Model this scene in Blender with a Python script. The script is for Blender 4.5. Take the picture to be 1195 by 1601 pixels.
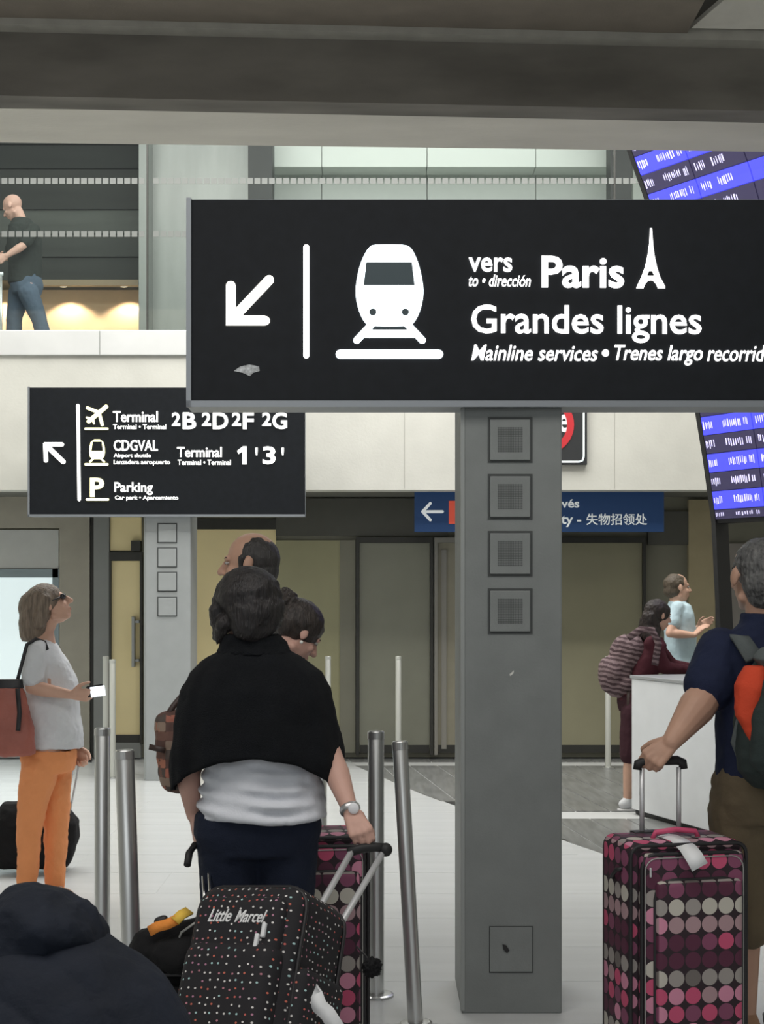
import bpy, bmesh, math, random
import numpy as np
from mathutils import Vector, Matrix, Euler
random.seed(7)
for o in list(bpy.data.objects): bpy.data.objects.remove(o)
C = bpy.context.scene
col = C.collection
R = math.radians
# ---------------------------------------------------------------- camera
F = 2300.0; HZ = 940.0; CXp = 597.5; EYE = 1.55
cd = bpy.data.cameras.new('camera'); cam = bpy.data.objects.new('camera', cd); col.objects.link(cam)
cam.location = (0, 0, EYE); cam.rotation_euler = (R(90), 0, 0)
cd.sensor_fit = 'AUTO'; cd.sensor_width = 36; cd.lens = F/1601*36
cd.shift_y = (HZ-800.5)/1601; cd.clip_start = .05; cd.clip_end = 100
C.camera = cam
def W(x, y, d): return Vector(((x-CXp)*d/F, d, EYE+(HZ-y)*d/F))
# ---------------------------------------------------------------- world, lights, exposure
w = bpy.data.worlds.new('world'); C.world = w; w.use_nodes = True
w.node_tree.nodes['Background'].inputs[0].default_value = (.80, .84, .86, 1)
w.node_tree.nodes['Background'].inputs[1].default_value = .42
vs = C.view_settings; vs.view_transform = 'Standard'; vs.look = 'None'; vs.gamma = 1; vs.exposure = 0.0
try: vs.use_curve_mapping = False
except Exception: pass
def area(name, loc, rot, sx, sy, power, color=(1, 1, 1)):
    l = bpy.data.lights.new(name, 'AREA'); l.shape = 'RECTANGLE'; l.size = sx; l.size_y = sy
    l.energy = power; l.color = color
    o = bpy.data.objects.new(name, l); col.objects.link(o); o.location = loc; o.rotation_euler = rot
    return o
area('hall_light', (0, 11.3, 7.36), (0, 0, 0), 9, 3.4, 620, (1, .985, .95))
area('fascia_light', (0, 9.25, 7.3), (R(38), 0, 0), 9, .4, 190, (1, .98, .93))
area('near_light', (-.8, 3.4, 4.5), (R(8), 0, 0), 5.5, 3.6, 185, (1, .97, .93))
area('rear_fill_light', (-1.5, -3.2, 3.4), (R(62), 0, 0), 5, 2, 60, (.95, .98, 1))  # unseen fill lamp added behind and above the camera
area('balcony_light', (-1.5, 15.2, 6.9), (0, 0, 0), 7, 1.2, 45, (1, 1, .98))

# ---------------------------------------------------------------- materials
MATS = {}
def mat(name, c=(.5,.5,.5), rough=.6, metal=0, emit=0, noise=0, nscale=8, bump=0, bscale=60, stretch=None, spec=.5, coat=0, c2=None):
    if name in MATS: return MATS[name]
    m = bpy.data.materials.new(name); m.use_nodes = True; MATS[name] = m
    nt = m.node_tree; p = nt.nodes['Principled BSDF']
    c = tuple(c)+(1,)
    p.inputs['Base Color'].default_value = c; p.inputs['Roughness'].default_value = rough
    p.inputs['Metallic'].default_value = metal; p.inputs['Specular IOR Level'].default_value = spec
    p.inputs['Coat Weight'].default_value = coat
    if emit:
        p.inputs['Emission Color'].default_value = c; p.inputs['Emission Strength'].default_value = emit
    if noise or bump:
        tc = nt.nodes.new('ShaderNodeTexCoord'); mp = nt.nodes.new('ShaderNodeMapping')
        nt.links.new(tc.outputs['Object'], mp.inputs[0])
        if stretch: mp.inputs['Scale'].default_value = stretch
    if noise:
        n = nt.nodes.new('ShaderNodeTexNoise'); n.inputs['Scale'].default_value = nscale; n.inputs['Detail'].default_value = 5
        nt.links.new(mp.outputs[0], n.inputs[0])
        r = nt.nodes.new('ShaderNodeValToRGB'); e = r.color_ramp.elements
        e[0].position = .3; e[1].position = .7
        if c2: e[0].color = tuple(c2)+(1,)
        else: e[0].color = tuple(max(0, v*(1-noise)) for v in c[:3])+(1,)
        e[1].color = c if c2 else tuple(min(1, v*(1+noise)) for v in c[:3])+(1,)
        nt.links.new(n.outputs[0], r.inputs[0]); nt.links.new(r.outputs[0], p.inputs['Base Color'])
    if bump:
        n = nt.nodes.new('ShaderNodeTexNoise'); n.inputs['Scale'].default_value = bscale; n.inputs['Detail'].default_value = 4
        nt.links.new(mp.outputs[0], n.inputs[0])
        b = nt.nodes.new('ShaderNodeBump'); b.inputs['Strength'].default_value = bump; b.inputs['Distance'].default_value = .01
        nt.links.new(n.outputs[0], b.inputs['Height']); nt.links.new(b.outputs[0], p.inputs['Normal'])
    return m
def glass_mat(name, refl=.04, tint=(.93, .96, .95)):
    m = bpy.data.materials.new(name); m.use_nodes = True; nt = m.node_tree; nt.nodes.clear()
    o = nt.nodes.new('ShaderNodeOutputMaterial'); t = nt.nodes.new('ShaderNodeBsdfTransparent'); g = nt.nodes.new('ShaderNodeBsdfGlossy')
    t.inputs[0].default_value = tint+(1,); g.inputs['Roughness'].default_value = .03
    x = nt.nodes.new('ShaderNodeMixShader'); x.inputs[0].default_value = refl
    nt.links.new(t.outputs[0], x.inputs[1]); nt.links.new(g.outputs[0], x.inputs[2]); nt.links.new(x.outputs[0], o.inputs[0]); return m
def dots_mat(name, pitch, rad, base, rows, rough=.75, sparse=0, ell=1.0, jit=0):
    """printed fabric: a grid of discs, colour chosen per cell from the palette of its row"""
    m = bpy.data.materials.new(name); m.use_nodes = True; nt = m.node_tree; N = nt.nodes; L = nt.links
    p = N['Principled BSDF']; p.inputs['Roughness'].default_value = rough
    uv = N.new('ShaderNodeUVMap'); uv.uv_map = 'UVMap'
    s = N.new('ShaderNodeVectorMath'); s.operation = 'SCALE'; s.inputs['Scale'].default_value = 1/pitch; L.new(uv.outputs[0], s.inputs[0])
    fl = N.new('ShaderNodeVectorMath'); fl.operation = 'FLOOR'; L.new(s.outputs[0], fl.inputs[0])
    fr = N.new('ShaderNodeVectorMath'); fr.operation = 'FRACTION'; L.new(s.outputs[0], fr.inputs[0])
    sb = N.new('ShaderNodeVectorMath'); sb.operation = 'SUBTRACT'; sb.inputs[1].default_value = (.5, .5, 0); L.new(fr.outputs[0], sb.inputs[0])
    sc = N.new('ShaderNodeVectorMath'); sc.operation = 'MULTIPLY'; sc.inputs[1].default_value = (1, ell, 0); L.new(sb.outputs[0], sc.inputs[0])
    ln = N.new('ShaderNodeVectorMath'); ln.operation = 'LENGTH'
    lt = N.new('ShaderNodeMath'); lt.operation = 'LESS_THAN'; lt.inputs[1].default_value = rad; L.new(ln.outputs['Value'], lt.inputs[0])
    wn = N.new('ShaderNodeTexWhiteNoise'); wn.noise_dimensions = '2D'; L.new(fl.outputs[0], wn.inputs['Vector'])
    if jit:
        ja = N.new('ShaderNodeVectorMath'); ja.operation = 'SUBTRACT'; ja.inputs[1].default_value = (.5, .5, .5); L.new(wn.outputs['Color'], ja.inputs[0])
        jb = N.new('ShaderNodeVectorMath'); jb.operation = 'MULTIPLY'; jb.inputs[1].default_value = (jit, jit, 0); L.new(ja.outputs[0], jb.inputs[0])
        jc = N.new('ShaderNodeVectorMath'); jc.operation = 'ADD'; L.new(sc.outputs[0], jc.inputs[0]); L.new(jb.outputs[0], jc.inputs[1]); L.new(jc.outputs[0], ln.inputs[0])
    else: L.new(sc.outputs[0], ln.inputs[0])
    sx = N.new('ShaderNodeSeparateXYZ'); L.new(fl.outputs[0], sx.inputs[0])
    prev = None
    for k, pal in enumerate(rows):
        r = N.new('ShaderNodeValToRGB'); r.color_ramp.interpolation = 'CONSTANT'; el = r.color_ramp.elements
        while len(el) < len(pal): el.new(.5)
        for i, c in enumerate(pal): el[i].position = i/len(pal); el[i].color = tuple(c)+(1,)
        L.new(wn.outputs['Value'], r.inputs[0])
        if prev is None: prev = r.outputs[0]; continue
        md = N.new('ShaderNodeMath'); md.operation = 'FLOORED_MODULO'; md.inputs[1].default_value = len(rows); L.new(sx.outputs['Y'], md.inputs[0])
        cp = N.new('ShaderNodeMath'); cp.operation = 'COMPARE'; cp.inputs[1].default_value = k; cp.inputs[2].default_value = .3; L.new(md.outputs[0], cp.inputs[0])
        mx = N.new('ShaderNodeMix'); mx.data_type = 'RGBA'; L.new(cp.outputs[0], mx.inputs[0]); L.new(prev, mx.inputs[6]); L.new(r.outputs[0], mx.inputs[7]); prev = mx.outputs[2]
    fac = lt.outputs[0]
    if sparse:
        g = N.new('ShaderNodeSeparateColor'); L.new(wn.outputs['Color'], g.inputs[0])
        gt = N.new('ShaderNodeMath'); gt.operation = 'GREATER_THAN'; gt.inputs[1].default_value = sparse; L.new(g.outputs[1], gt.inputs[0])
        mu = N.new('ShaderNodeMath'); mu.operation = 'MULTIPLY'; L.new(gt.outputs[0], mu.inputs[0]); L.new(fac, mu.inputs[1]); fac = mu.outputs[0]
    mx = N.new('ShaderNodeMix'); mx.data_type = 'RGBA'; L.new(fac, mx.inputs[0]); mx.inputs[6].default_value = tuple(base)+(1,); L.new(prev, mx.inputs[7])
    L.new(mx.outputs[2], p.inputs['Base Color']); MATS[name] = m
    return m

# ---------------------------------------------------------------- builders
def link(name, me, m, parent=None, loc=None):
    o = bpy.data.objects.new(name, me); col.objects.link(o)
    if m and not me.materials: me.materials.append(m)
    if parent is not None:
        o.parent = parent
    if loc is not None: o.location = loc
    return o
def tag(o, label=None, cat=None, group=None, kind=None):
    if label: o['label'] = label
    if cat: o['category'] = cat
    if group: o['group'] = group
    if kind: o['kind'] = kind
    return o
def empty(name, loc, label, cat, group=None, rz=0):
    o = bpy.data.objects.new(name, None); col.objects.link(o); o.location = loc; o.rotation_euler[2] = rz
    o.empty_display_size = .1
    return tag(o, label, cat, group)
def mesh_from(verts, faces, smooth=False):
    me = bpy.data.meshes.new('m'); me.from_pydata([tuple(v) for v in verts], [], faces); me.update()
    if smooth: me.polygons.foreach_set('use_smooth', [True]*len(me.polygons))
    return me
def wp(parent):  # accumulated location of a parent chain without rotation
    v = Vector((0, 0, 0)); p = parent
    while p is not None: v += p.location; p = p.parent
    return v
def box(name, x0, x1, y0, y1, z0, z1, m, parent=None, bev=0, kind=None, rot=0):
    """rot: shear-free rotation about z round the box's own front left corner"""
    c = Vector(((x0+x1)/2, (y0+y1)/2, (z0+z1)/2))
    bm = bmesh.new(); bmesh.ops.create_cube(bm, size=1)
    for v in bm.verts: v.co = Vector((v.co.x*(x1-x0), v.co.y*(y1-y0), v.co.z*(z1-z0)))
    if bev: bmesh.ops.bevel(bm, geom=bm.edges[:], offset=bev, segments=2, affect='EDGES', profile=.6)
    me = bpy.data.meshes.new(name); bm.to_mesh(me); bm.free()
    o = link(name, me, m, parent, c - (wp(parent) if parent is not None else Vector()))
    if rot: o.rotation_euler[2] = rot
    if kind: o['kind'] = kind
    return o
def pbox(name, px0, px1, py0, py1, d, t, m, parent=None, bev=0, kind=None):
    a = W(px0, py1, d); b = W(px1, py0, d)
    return box(name, a.x, b.x, d, d+t, a.z, b.z, m, parent, bev, kind)
class Pl:
    """a vertical surface at depth d (on the axis) turned by ang; hit() finds the point on it seen at a pixel"""
    def __init__(s, d, ang=0): s.p = Vector((0, d, 0)); s.u = Vector((math.cos(ang), math.sin(ang), 0)); s.n = Vector((math.sin(ang), -math.cos(ang), 0)); s.a = ang
    def hit(s, x, y, off=0):
        r = W(x, y, 1) - Vector((0, 0, EYE)); o = Vector((0, 0, EYE)); q = s.p + s.n*off
        t = (q-o).dot(s.n)/r.dot(s.n); return o + r*t
def prism(name, pl, pts, off, th, m, parent):
    """polygon given in pixels on plane pl, thickness th towards the viewer"""
    base = [pl.hit(x, y, off) for x, y in pts]; n = len(pts)
    o0 = base[0]; W0 = wp(parent)
    fr = [v + pl.n*th for v in base]
    bm = bmesh.new()
    va = [bm.verts.new(v-o0) for v in fr]; vb = [bm.verts.new(v-o0) for v in base]
    f1 = bm.faces.new(va); f2 = bm.faces.new(list(reversed(vb)))
    for i in range(n):
        j = (i+1) % n; bm.faces.new((va[i], vb[i], vb[j], va[j]))
    bmesh.ops.recalc_face_normals(bm, faces=bm.faces)
    bmesh.ops.triangulate(bm, faces=[f for f in bm.faces if len(f.verts) > 4])
    me = bpy.data.meshes.new(name); bm.to_mesh(me); bm.free()
    return link(name, me, m, parent, o0 - W0)
def stroke(name, pl, a, b, wd, off, th, m, parent):
    a = Vector(a); b = Vector(b); d = (b-a).normalized(); nrm = Vector((-d.y, d.x)); pts = []
    a0 = math.atan2(nrm.y, nrm.x)
    for k in range(9): t = a0 + math.pi*k/8; pts.append(a + Vector((math.cos(t), math.sin(t)))*wd/2)
    for k in range(9): t = a0 + math.pi + math.pi*k/8; pts.append(b + Vector((math.cos(t), math.sin(t)))*wd/2)
    return prism(name, pl, pts, off, th, m, parent)
def circ(x, y, r, n=20): return [(x+r*math.cos(2*math.pi*k/n), y+r*math.sin(2*math.pi*k/n)) for k in range(n)]
def text(name, pl, s, x0, x1, y0, y1, off, m, parent, bold=.0, shear=0, th=.004, fitz=True):
    cu = bpy.data.curves.new('t', 'FONT'); cu.body = s; cu.offset = bold; cu.shear = shear; cu.extrude = .01; cu.resolution_u = 3
    to = bpy.data.objects.new('t', cu); col.objects.link(to)
    dg = bpy.context.evaluated_depsgraph_get(); me = bpy.data.meshes.new_from_object(to.evaluated_get(dg))
    bpy.data.objects.remove(to)
    n = len(me.vertices)
    if n == 0: return None
    co = np.empty(n*3); me.vertices.foreach_get('co', co); co = co.reshape(-1, 3)
    lo = co.min(0); hi = co.max(0)
    p0 = pl.hit(x0, y1, off); p1 = pl.hit(x1, y0, off)
    wx = (p1-p0).dot(pl.u); wz = p1.z-p0.z
    out = np.empty_like(co)
    a = (co[:, 0]-lo[0])/(hi[0]-lo[0])*wx; b = (co[:, 1]-lo[1])/(hi[1]-lo[1])*wz; c = (co[:, 2]-lo[2])/(hi[2]-lo[2])*th
    U = np.array(pl.u); Nn = np.array(pl.n)
    out = a[:, None]*U + c[:, None]*Nn; out[:, 2] += b
    me.vertices.foreach_set('co', out.ravel()); me.update(); me.materials.clear()
    return link(name, me, m, parent, p0 - wp(parent))

# palette
concrete = mat('pale concrete', (.62, .615, .56), .8, noise=.05, nscale=3, bump=.1, bscale=40)
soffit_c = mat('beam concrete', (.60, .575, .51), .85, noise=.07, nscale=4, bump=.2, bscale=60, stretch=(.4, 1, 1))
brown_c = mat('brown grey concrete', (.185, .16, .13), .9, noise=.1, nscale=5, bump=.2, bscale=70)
shaded_c = mat('shaded beam face', (.145, .137, .118), .9, noise=.1, nscale=5, bump=.2, bscale=70)  # dark colour carries the backlit shade of the beam face
steel_strip = mat('satin steel', (.78, .79, .78), .35, .35, noise=.04, nscale=3)
tile_m = mat('pale floor stone', (.66, .68, .68), .22, noise=.04, nscale=2.5, spec=.4, stretch=(.25, 3, 1))
dtile_m = mat('dark floor stone', (.20, .205, .20), .3, noise=.25, nscale=9, spec=.5, stretch=(3, .3, 1))
joint_m = mat('floor joint', (.60, .61, .60), .5)
wall_d = mat('olive grey wall', (.22,.215,.165), .55, noise=.05, nscale=3)
wall_olive_lit = mat('olive wall light', (.34,.325,.19), .5, noise=.06, nscale=2)  # olive tint paints in the light falling and reflected on this wall
door_olive = mat('olive grey door', (.245,.248,.195), .45, noise=.06, nscale=3, bump=.05)
lit_yellow_m = mat('lit interior yellow', (.90, .76, .42), .5, noise=.04, nscale=2)  # yellow colour stands in for the lit interior seen through glass
beige_m = mat('beige grey jamb', (.36, .34, .28), .6, noise=.04)
grey_m = mat('grey frame', (.24, .25, .24), .45, noise=.03)
dkframe = mat('dark frame', (.035, .035, .03), .5, noise=.1)
black_m = mat('black matt', (.012, .012, .013), .6, noise=.1)

# ---------------------------------------------------------------- setting
fl = box('floor', -7, 7, -4, 15.2, -.12, -.006, joint_m, kind='structure')
YB = [(-.45, 14.5), (-.33, 14.3), (.1, 12.6), (.546, 11.07), (.85, 10.3), (1.18, 9.63), (1.35, 9.1), (1.89, 7.4), (2.8, 6.0), (6.9, 3.0)]
def yb(x):
    if x < YB[0][0]: return 99
    for (a, b), (c, d) in zip(YB, YB[1:]):
        if a <= x <= c: return b+(d-b)*(x-a)/(c-a)
    return 3.0
tw, tl = 1.2, .6
tme = None
ty = 1.2
while ty < 14.4:
    for i in range(-5, 5):
        x0 = i*tw + (.0 if int(round((ty-1.2)/tl)) % 2 else .6)
        xs = [x0+.0015, x0+tw-.0015]; hit = False
        if min(yb(xs[0]), yb(xs[1])) < ty+.02: continue
        if abs(x0+tw/2) > .33*(ty+2.0): continue
        y1 = min(ty+tl-.003, 14.44)
        bm = bmesh.new(); bmesh.ops.create_cube(bm, size=1)
        if tme is None:
            for v in bm.verts: v.co = Vector((v.co.x*(tw-.004), v.co.y*(tl-.004), v.co.z*.012))
            tme = bpy.data.meshes.new('floor_tile'); bm.to_mesh(tme); tme.materials.append(tile_m)
        bm.free()
        link('floor_tile', tme, None, fl, Vector((x0+tw/2, ty+tl/2, -.006)) - fl.location)
    ty += tl
# pale tiles cut along the curved border, then the dark planks with pale joints
me = mesh_from([(-7, -4, 0), (-7, 14.5, 0)] + [(x, y, 0) for x, y in YB] + [(6.9, -4, 0)], [tuple(range(2+len(YB)+1))][::1])
bm = bmesh.new(); bm.from_mesh(me); bmesh.ops.triangulate(bm, faces=bm.faces); bmesh.ops.recalc_face_normals(bm, faces=bm.faces)
bm.normal_update()
if bm.faces[0].normal.z < 0: bmesh.ops.reverse_faces(bm, faces=bm.faces)
for v in bm.verts: v.co.z = -.0015
bm.to_mesh(me); bm.free()
link('floor_border_tiles', me, tile_m, fl, -fl.location)
sh = -.13
x = -.6
k = 0
while x < 6.6:
    a = x+.006; b = x+.26-.006
    for (s0, s1) in ((3.0, 10.49), (10.87, 13.87), (14.2, 14.5)):
        def edge(xx):
            # near end of a plank whose centre line is sheared by sh per metre
            y = 14.5
            while y > s0 and yb(xx + (14.5-y)*-sh) < y: y -= .02
            return max(y, s0)
        ya, yc = edge(a), edge(b)
        if min(ya, yc) >= s1-.03: continue
        ya = min(ya, s1-.01); yc = min(yc, s1-.01)
        g = lambda xx, y: (xx+(14.5-y)*-sh)
        vt = [(g(a, ya), ya), (g(b, yc), yc), (g(b, s1), s1), (g(a, s1), s1)]
        V = [(p, q, .0) for p, q in vt]+[(p, q, -.01) for p, q in vt]
        link('floor_plank', mesh_from(V, [(0, 1, 2, 3), (4, 7, 6, 5), (0, 4, 5, 1), (1, 5, 6, 2), (2, 6, 7, 3), (3, 7, 4, 0)]), dtile_m, fl, -fl.location)
    x += .26; k += 1

DW = 14.5
# back wall under the balcony
bw = pbox('wall_back', -700, 1900, 700, 1184, DW, .3, wall_d, kind='structure')
def wpiece(name, x0, x1, y0, y1, pr, m, parent=bw, bev=0):
    a = W(x0, y1, DW); b = W(x1, y0, DW)
    return box(name, a.x, b.x, DW-pr, DW, a.z, b.z, m, parent, bev)
lightpanel = mat('white wall panel', (.50, .51, .49), .5, noise=.03)
wpiece('wall_panel', -300, 95, 770, 826, .03, beige_m)
wpiece('wall_panel', -300, 93, 829, 889, .04, lightpanel)
wpiece('beige_jamb', 95, 142, 800, 1184, .06, beige_m)
wpiece('grey_jamb', 149, 173, 800, 1184, .08, grey_m)
wpiece('dark_gap', 142, 149, 800, 1184, .03, dkframe)
wpiece('dark_gap', 298, 432, 812, 828, .05, dkframe)
wpiece('lit_interior_panel', 298, 432, 828, 1170, .03, lit_yellow_m)
wpiece('olive_lit_wall', 432, 540, 845, 1176, .03, wall_olive_lit)
wpiece('dark_beam_box', 432, 700, 780, 838, .05, mat('dark olive', (.09, .09, .075), .6, noise=.05))
wpiece('grey_jamb', 532, 556, 845, 1176, .05, wall_d)
wpiece('grey_panel', 1012, 1075, 800, 852, .05, mat('dark olive'if 0 else 'dark grey panel', (.10, .10, .085), .6, noise=.05))
wpiece('beige_post', 1075, 1116, 782, 1184, .07, mat('sand panel', (.42, .36, .22), .5, noise=.04))
wpiece('grey_panel', 1124, 1400, 850, 1184, .05, mat('mauve grey panel', (.27, .25, .23), .5, noise=.04))
wpiece('base_strip', -300, 93, 1166, 1184, .05, mat('grey base', (.32, .33, .33), .5))
# lit window at the far left
w0 = wpiece('window_4', -300, 84, 903, 1160, .03, mat('backlit frosted pane', (.66, .76, .77), .3, emit=.7), None); w0['kind'] = 'structure'
for a in ((-300, 93, 890, 903), (84, 94, 890, 1166), (-300, 84, 1160, 1166)):
    wpiece('window_frame', *a, .06, mat('blue grey frame', (.25, .31, .33), .4, noise=.03), w0)
# doors
def door(nm, x0, x1, y0, y1, m, handle=None, frame=dkframe, fw=5, top=8):
    d = wpiece(nm, x0, x1, y0, y1, .05, m, None, .004); d['kind'] = 'structure'
    wpiece('door_frame', x0-fw, x0, y0-top, y1+3, .09, frame, d)
    wpiece('door_frame', x1, x1+fw, y0-top, y1+3, .09, frame, d)
    wpiece('lintel', x0, x1, y0-top, y0, .09, frame, d)
    wpiece('kick_plate', x0+1, x1-1, y1-12, y1, .06, dkframe, d)
    return d
d1 = door('door_1', 176, 221, 877, 1160, lit_yellow_m, top=13, fw=3)
wpiece('transom_panel', 174, 222, 808, 861, .05, lit_yellow_m, d1)
wpiece('door_bottom_rail', 174, 222, 1160, 1184, .07, grey_m, d1)
wpiece('closer_box', 208, 222, 846, 862, .12, dkframe, d1)
hm = mat('handle steel', (.35, .36, .35), .3, .8)
wpiece('door_handle', 209, 214, 964, 1042, .13, hm, d1, .005)
for yy in (972, 1032): wpiece('handle_bracket', 209, 220, yy-2, yy+2, .10, hm, d1)
door('door_2', 562, 672, 849, 1176, door_olive)
d3 = door('door_3', 684, 800, 849, 1176, mat('greige door', (.30, .28, .21), .35, noise=.05), frame=mat('grey rail', (.28, .27, .24), .4))
wpiece('door_rail', 690, 698, 860, 1170, .07, mat('grey rail', (.28, .27, .24), .4), d3)
d4 = door('door_4', 842, 1003, 849, 1176, mat('olive door', (.30,.285,.19), .45, noise=.06, nscale=2))

# balcony: slab with fascia, steel kerb, inner walls
DF = 13.3
sl = box('wall_balcony_front', -7, 7, DF, DF+.25, W(0, 766, DF).z, W(0, 556, DF).z, concrete, kind='structure')
for i in range(-4, 5):
    box('fascia_joint', i*1.9+.2, i*1.9+.206, DF-.002, DF+.01, W(0, 766, DF).z+.01, W(0, 556, DF).z-.01, mat('joint grey', (.45, .44, .4), .8), sl)
box('ceiling_under_balcony', -7, 7, DF+.25, DW+.3, W(0, 766, DF).z+.02, W(0, 766, DF).z+.2, mat('soffit grey', (.16, .16, .14), .7, noise=.05), kind='structure')
box('floor_balcony', -7, 7, DF+.25, 19, 3.6, 3.72, mat('balcony floor', (.4, .4, .38), .4, noise=.05), kind='structure')
k = box('trim_1', -7, 7, DF-.03, DF+.3, W(0, 556, DF).z, W(0, 517, DF).z, steel_strip, kind='structure', bev=.006)
for xx in (-6, -4.2, -2.55, -.7, 1.2, 3.1): box('kerb_joint', xx, xx+.006, DF-.033, DF-.02, W(0, 556, DF).z+.005, W(0, 517, DF).z-.005, grey_m, k)
# glass balustrade panes reaching up behind the beam
gm = glass_mat('clear glass')
frost = mat('frosted square', (.17, .18, .17), .5, noise=.03)
sqme = None
for n, (x0, x1) in enumerate(((-420, 229), (232, 960), (963, 1700))):
    g = pbox('window_%d' % (n+1), x0, x1, 120, 517, DF+.1, .012, gm, kind='structure')
    pbox('pane_edge', x1, x1+2.5, 120, 517, DF+.09, .03, dkframe, g)
    for yy, xa, xb in ((283, -20, 1110), (366, -20, 470)):
        xx = xa
        while xx < xb:
            if x0 < xx < x1-8:
                c = W(xx+4.5, yy, DF+.1) - g.location
                if sqme is None:
                    q = pbox('frosted_square', xx, xx+9, yy-4.5, yy+4.5, DF+.094, .004, frost, g); sqme = q.data
                else: link('frosted_square', sqme, None, g, Vector((c.x, DF+.096-g.location.y, c.z)))
            xx += 11.3
# upper level rear walls
uw = pbox('wall_upper_back', -700, 1800, -100, 620, 16.9, .2, mat('upper grey wall', (.33, .35, .34), .5, noise=.05), kind='structure')
cl = [mat('cladding %d' % i, c, .6, noise=.12, nscale=4, stretch=(.3, 1, 3), spec=.15) for i, c in enumerate(((.028,.031,.028), (.038,.041,.037), (.085,.093,.083), (.045,.049,.044), (.055,.06,.054)))]
for i, (a, b) in enumerate(((120, 226), (226, 264), (264, 328), (328, 366), (366, 402), (402, 439))):
    pbox('cladding_panel', -260, 217, a+.6, b-.6, 16.2+.02*(i % 2), .6, cl[[0, 0, 1, 2, 4, 3][i]], uw, .004)
# warm niche under the cladding
warm = mat('warm plaster', (.80, .58, .38), .8, noise=.03)
pbox('niche_back', -260, 217, 439, 640, 16.72, .1, warm, uw)
pbox('niche_lip', 60, 216, 437, 446, 16.1, .08, mat('niche lip', (.26, .20, .12), .5), uw)
for i, xx in enumerate((-10, 98, 193)):
    c = W(xx, 441, 16.3)
    bm = bmesh.new(); bmesh.ops.create_cone(bm, cap_ends=True, segments=16, radius1=.055, radius2=.055, depth=.03)
    me = bpy.data.meshes.new('downlight'); bm.to_mesh(me); bm.free()
    o = link('downlight', me, mat('warm lamp', (1, .85, .6), .5, emit=6), None, c+Vector((0, 0, -.03)))
    tag(o, ['round warm downlight hidden at left over the balcony niche', 'left of two round warm downlights above the lit peach niche', 'right of two round warm downlights above the lit peach niche, nearer the grey column'][i], 'lamp', 'downlights over the niche')
    if i == 0: tag(o, 'round warm downlight above the bald man on the balcony')
    l = bpy.data.lights.new('spot', 'SPOT'); l.energy = 24; l.spot_size = R(118); l.spot_blend = .35; l.color = (1, .80, .58); l.shadow_soft_size = .03
    lo = bpy.data.objects.new('spot', l); col.objects.link(lo); lo.location = c+Vector((0, .22, -.06)); lo.rotation_euler = (R(8), 0, 0)
pbox('grey_column', 217, 232, 120, 600, 15.6, .5, mat('pale grey column', (.24,.255,.24), .4, .1, noise=.1, nscale=2, stretch=(1, 1, .3)), uw)
pbox('steel_lift_wall', 232, 388, 120, 600, 15.9, .4, mat('brushed wall', (.27,.28,.265), .38, .25, noise=.12, nscale=2.5, stretch=(2, 1, .35)), uw)
pbox('dark_post', 388, 426, 120, 600, 15.4, .3, mat('post dark', (.022, .024, .022), .5, noise=.1), uw)
pbox('dark_post', 955, 988, 120, 600, 15.4, .3, mat('post dark'), uw)
wp_m = mat('pale back panel', (.42,.45,.425), .5, noise=.03)
for a, b in ((426, 503), (503, 668), (668, 838), (838, 956)):
    pbox('pale_panel', a+.5, b-.5, 262, 600, 16.2, .3, wp_m, uw, .003)
    pbox('light_band', a+.5, b-.5, 120, 261, 15.9, .5, mat('pale band', (.62,.66,.62), .5), uw, .003)
pbox('pale_panel', 990, 1300, 120, 600, 16.2, .3, mat('pale band'), uw, .003)
box('ceiling_hall', -7, 7, 8.7, 19, 7.4, 7.5, mat('hall ceiling', (.5, .5, .48), .8), kind='structure')
box('wall_left', -7.2, -7, -4, 19, -.1, 7.5, concrete, kind='structure')
box('wall_right', 7, 7.2, -4, 19, -.1, 7.5, concrete, kind='structure')

# near ceiling: beams running across, slightly turned
T = math.tan(R(2.2)); T2 = math.tan(R(3.4))
def slab(name, yn, yf, z0, z1, m, parent=None, x0=-7, x1=7, t=T, kind=None, zb=None):
    V = []
    for x in (x0, x1):
        for y in (yn, yf):
            V += [(x, y+x*t, z0), (x, y+x*t, z1)]
    Fc = [(0, 1, 3, 2), (4, 6, 7, 5), (0, 4, 5, 1), (2, 3, 7, 6), (0, 2, 6, 4), (1, 5, 7, 3)]
    o = link(name, mesh_from(V, Fc), m, parent)
    bm = bmesh.new(); bm.from_mesh(o.data); bmesh.ops.recalc_face_normals(bm, faces=bm.faces); bm.to_mesh(o.data); bm.free()
    if kind: o['kind'] = kind
    return o
slab('ceiling', 7.93, 8.52, 4.18, 5.2, soffit_c, kind='structure', t=T)
slab('trim_2', 7.80, 7.93, 4.20, 5.2, shaded_c, kind='structure', t=T2)
slab('trim_3', 7.73, 7.925, 4.167, 5.19, mat('shaded beam edge', (.16, .15, .13), .9, noise=.25, nscale=5, stretch=(.3, 1, 1)), kind='structure', t=T2)  # beam edge in shade, the darkness put into its colour
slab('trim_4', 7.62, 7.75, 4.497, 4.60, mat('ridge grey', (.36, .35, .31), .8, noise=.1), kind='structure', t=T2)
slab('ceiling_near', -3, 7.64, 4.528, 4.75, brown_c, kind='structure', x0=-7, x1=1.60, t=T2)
slab('ceiling_coffer', -3, 7.75, 4.95, 5.05, soffit_c, kind='structure', x0=1.60, x1=7, t=T2)
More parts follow.
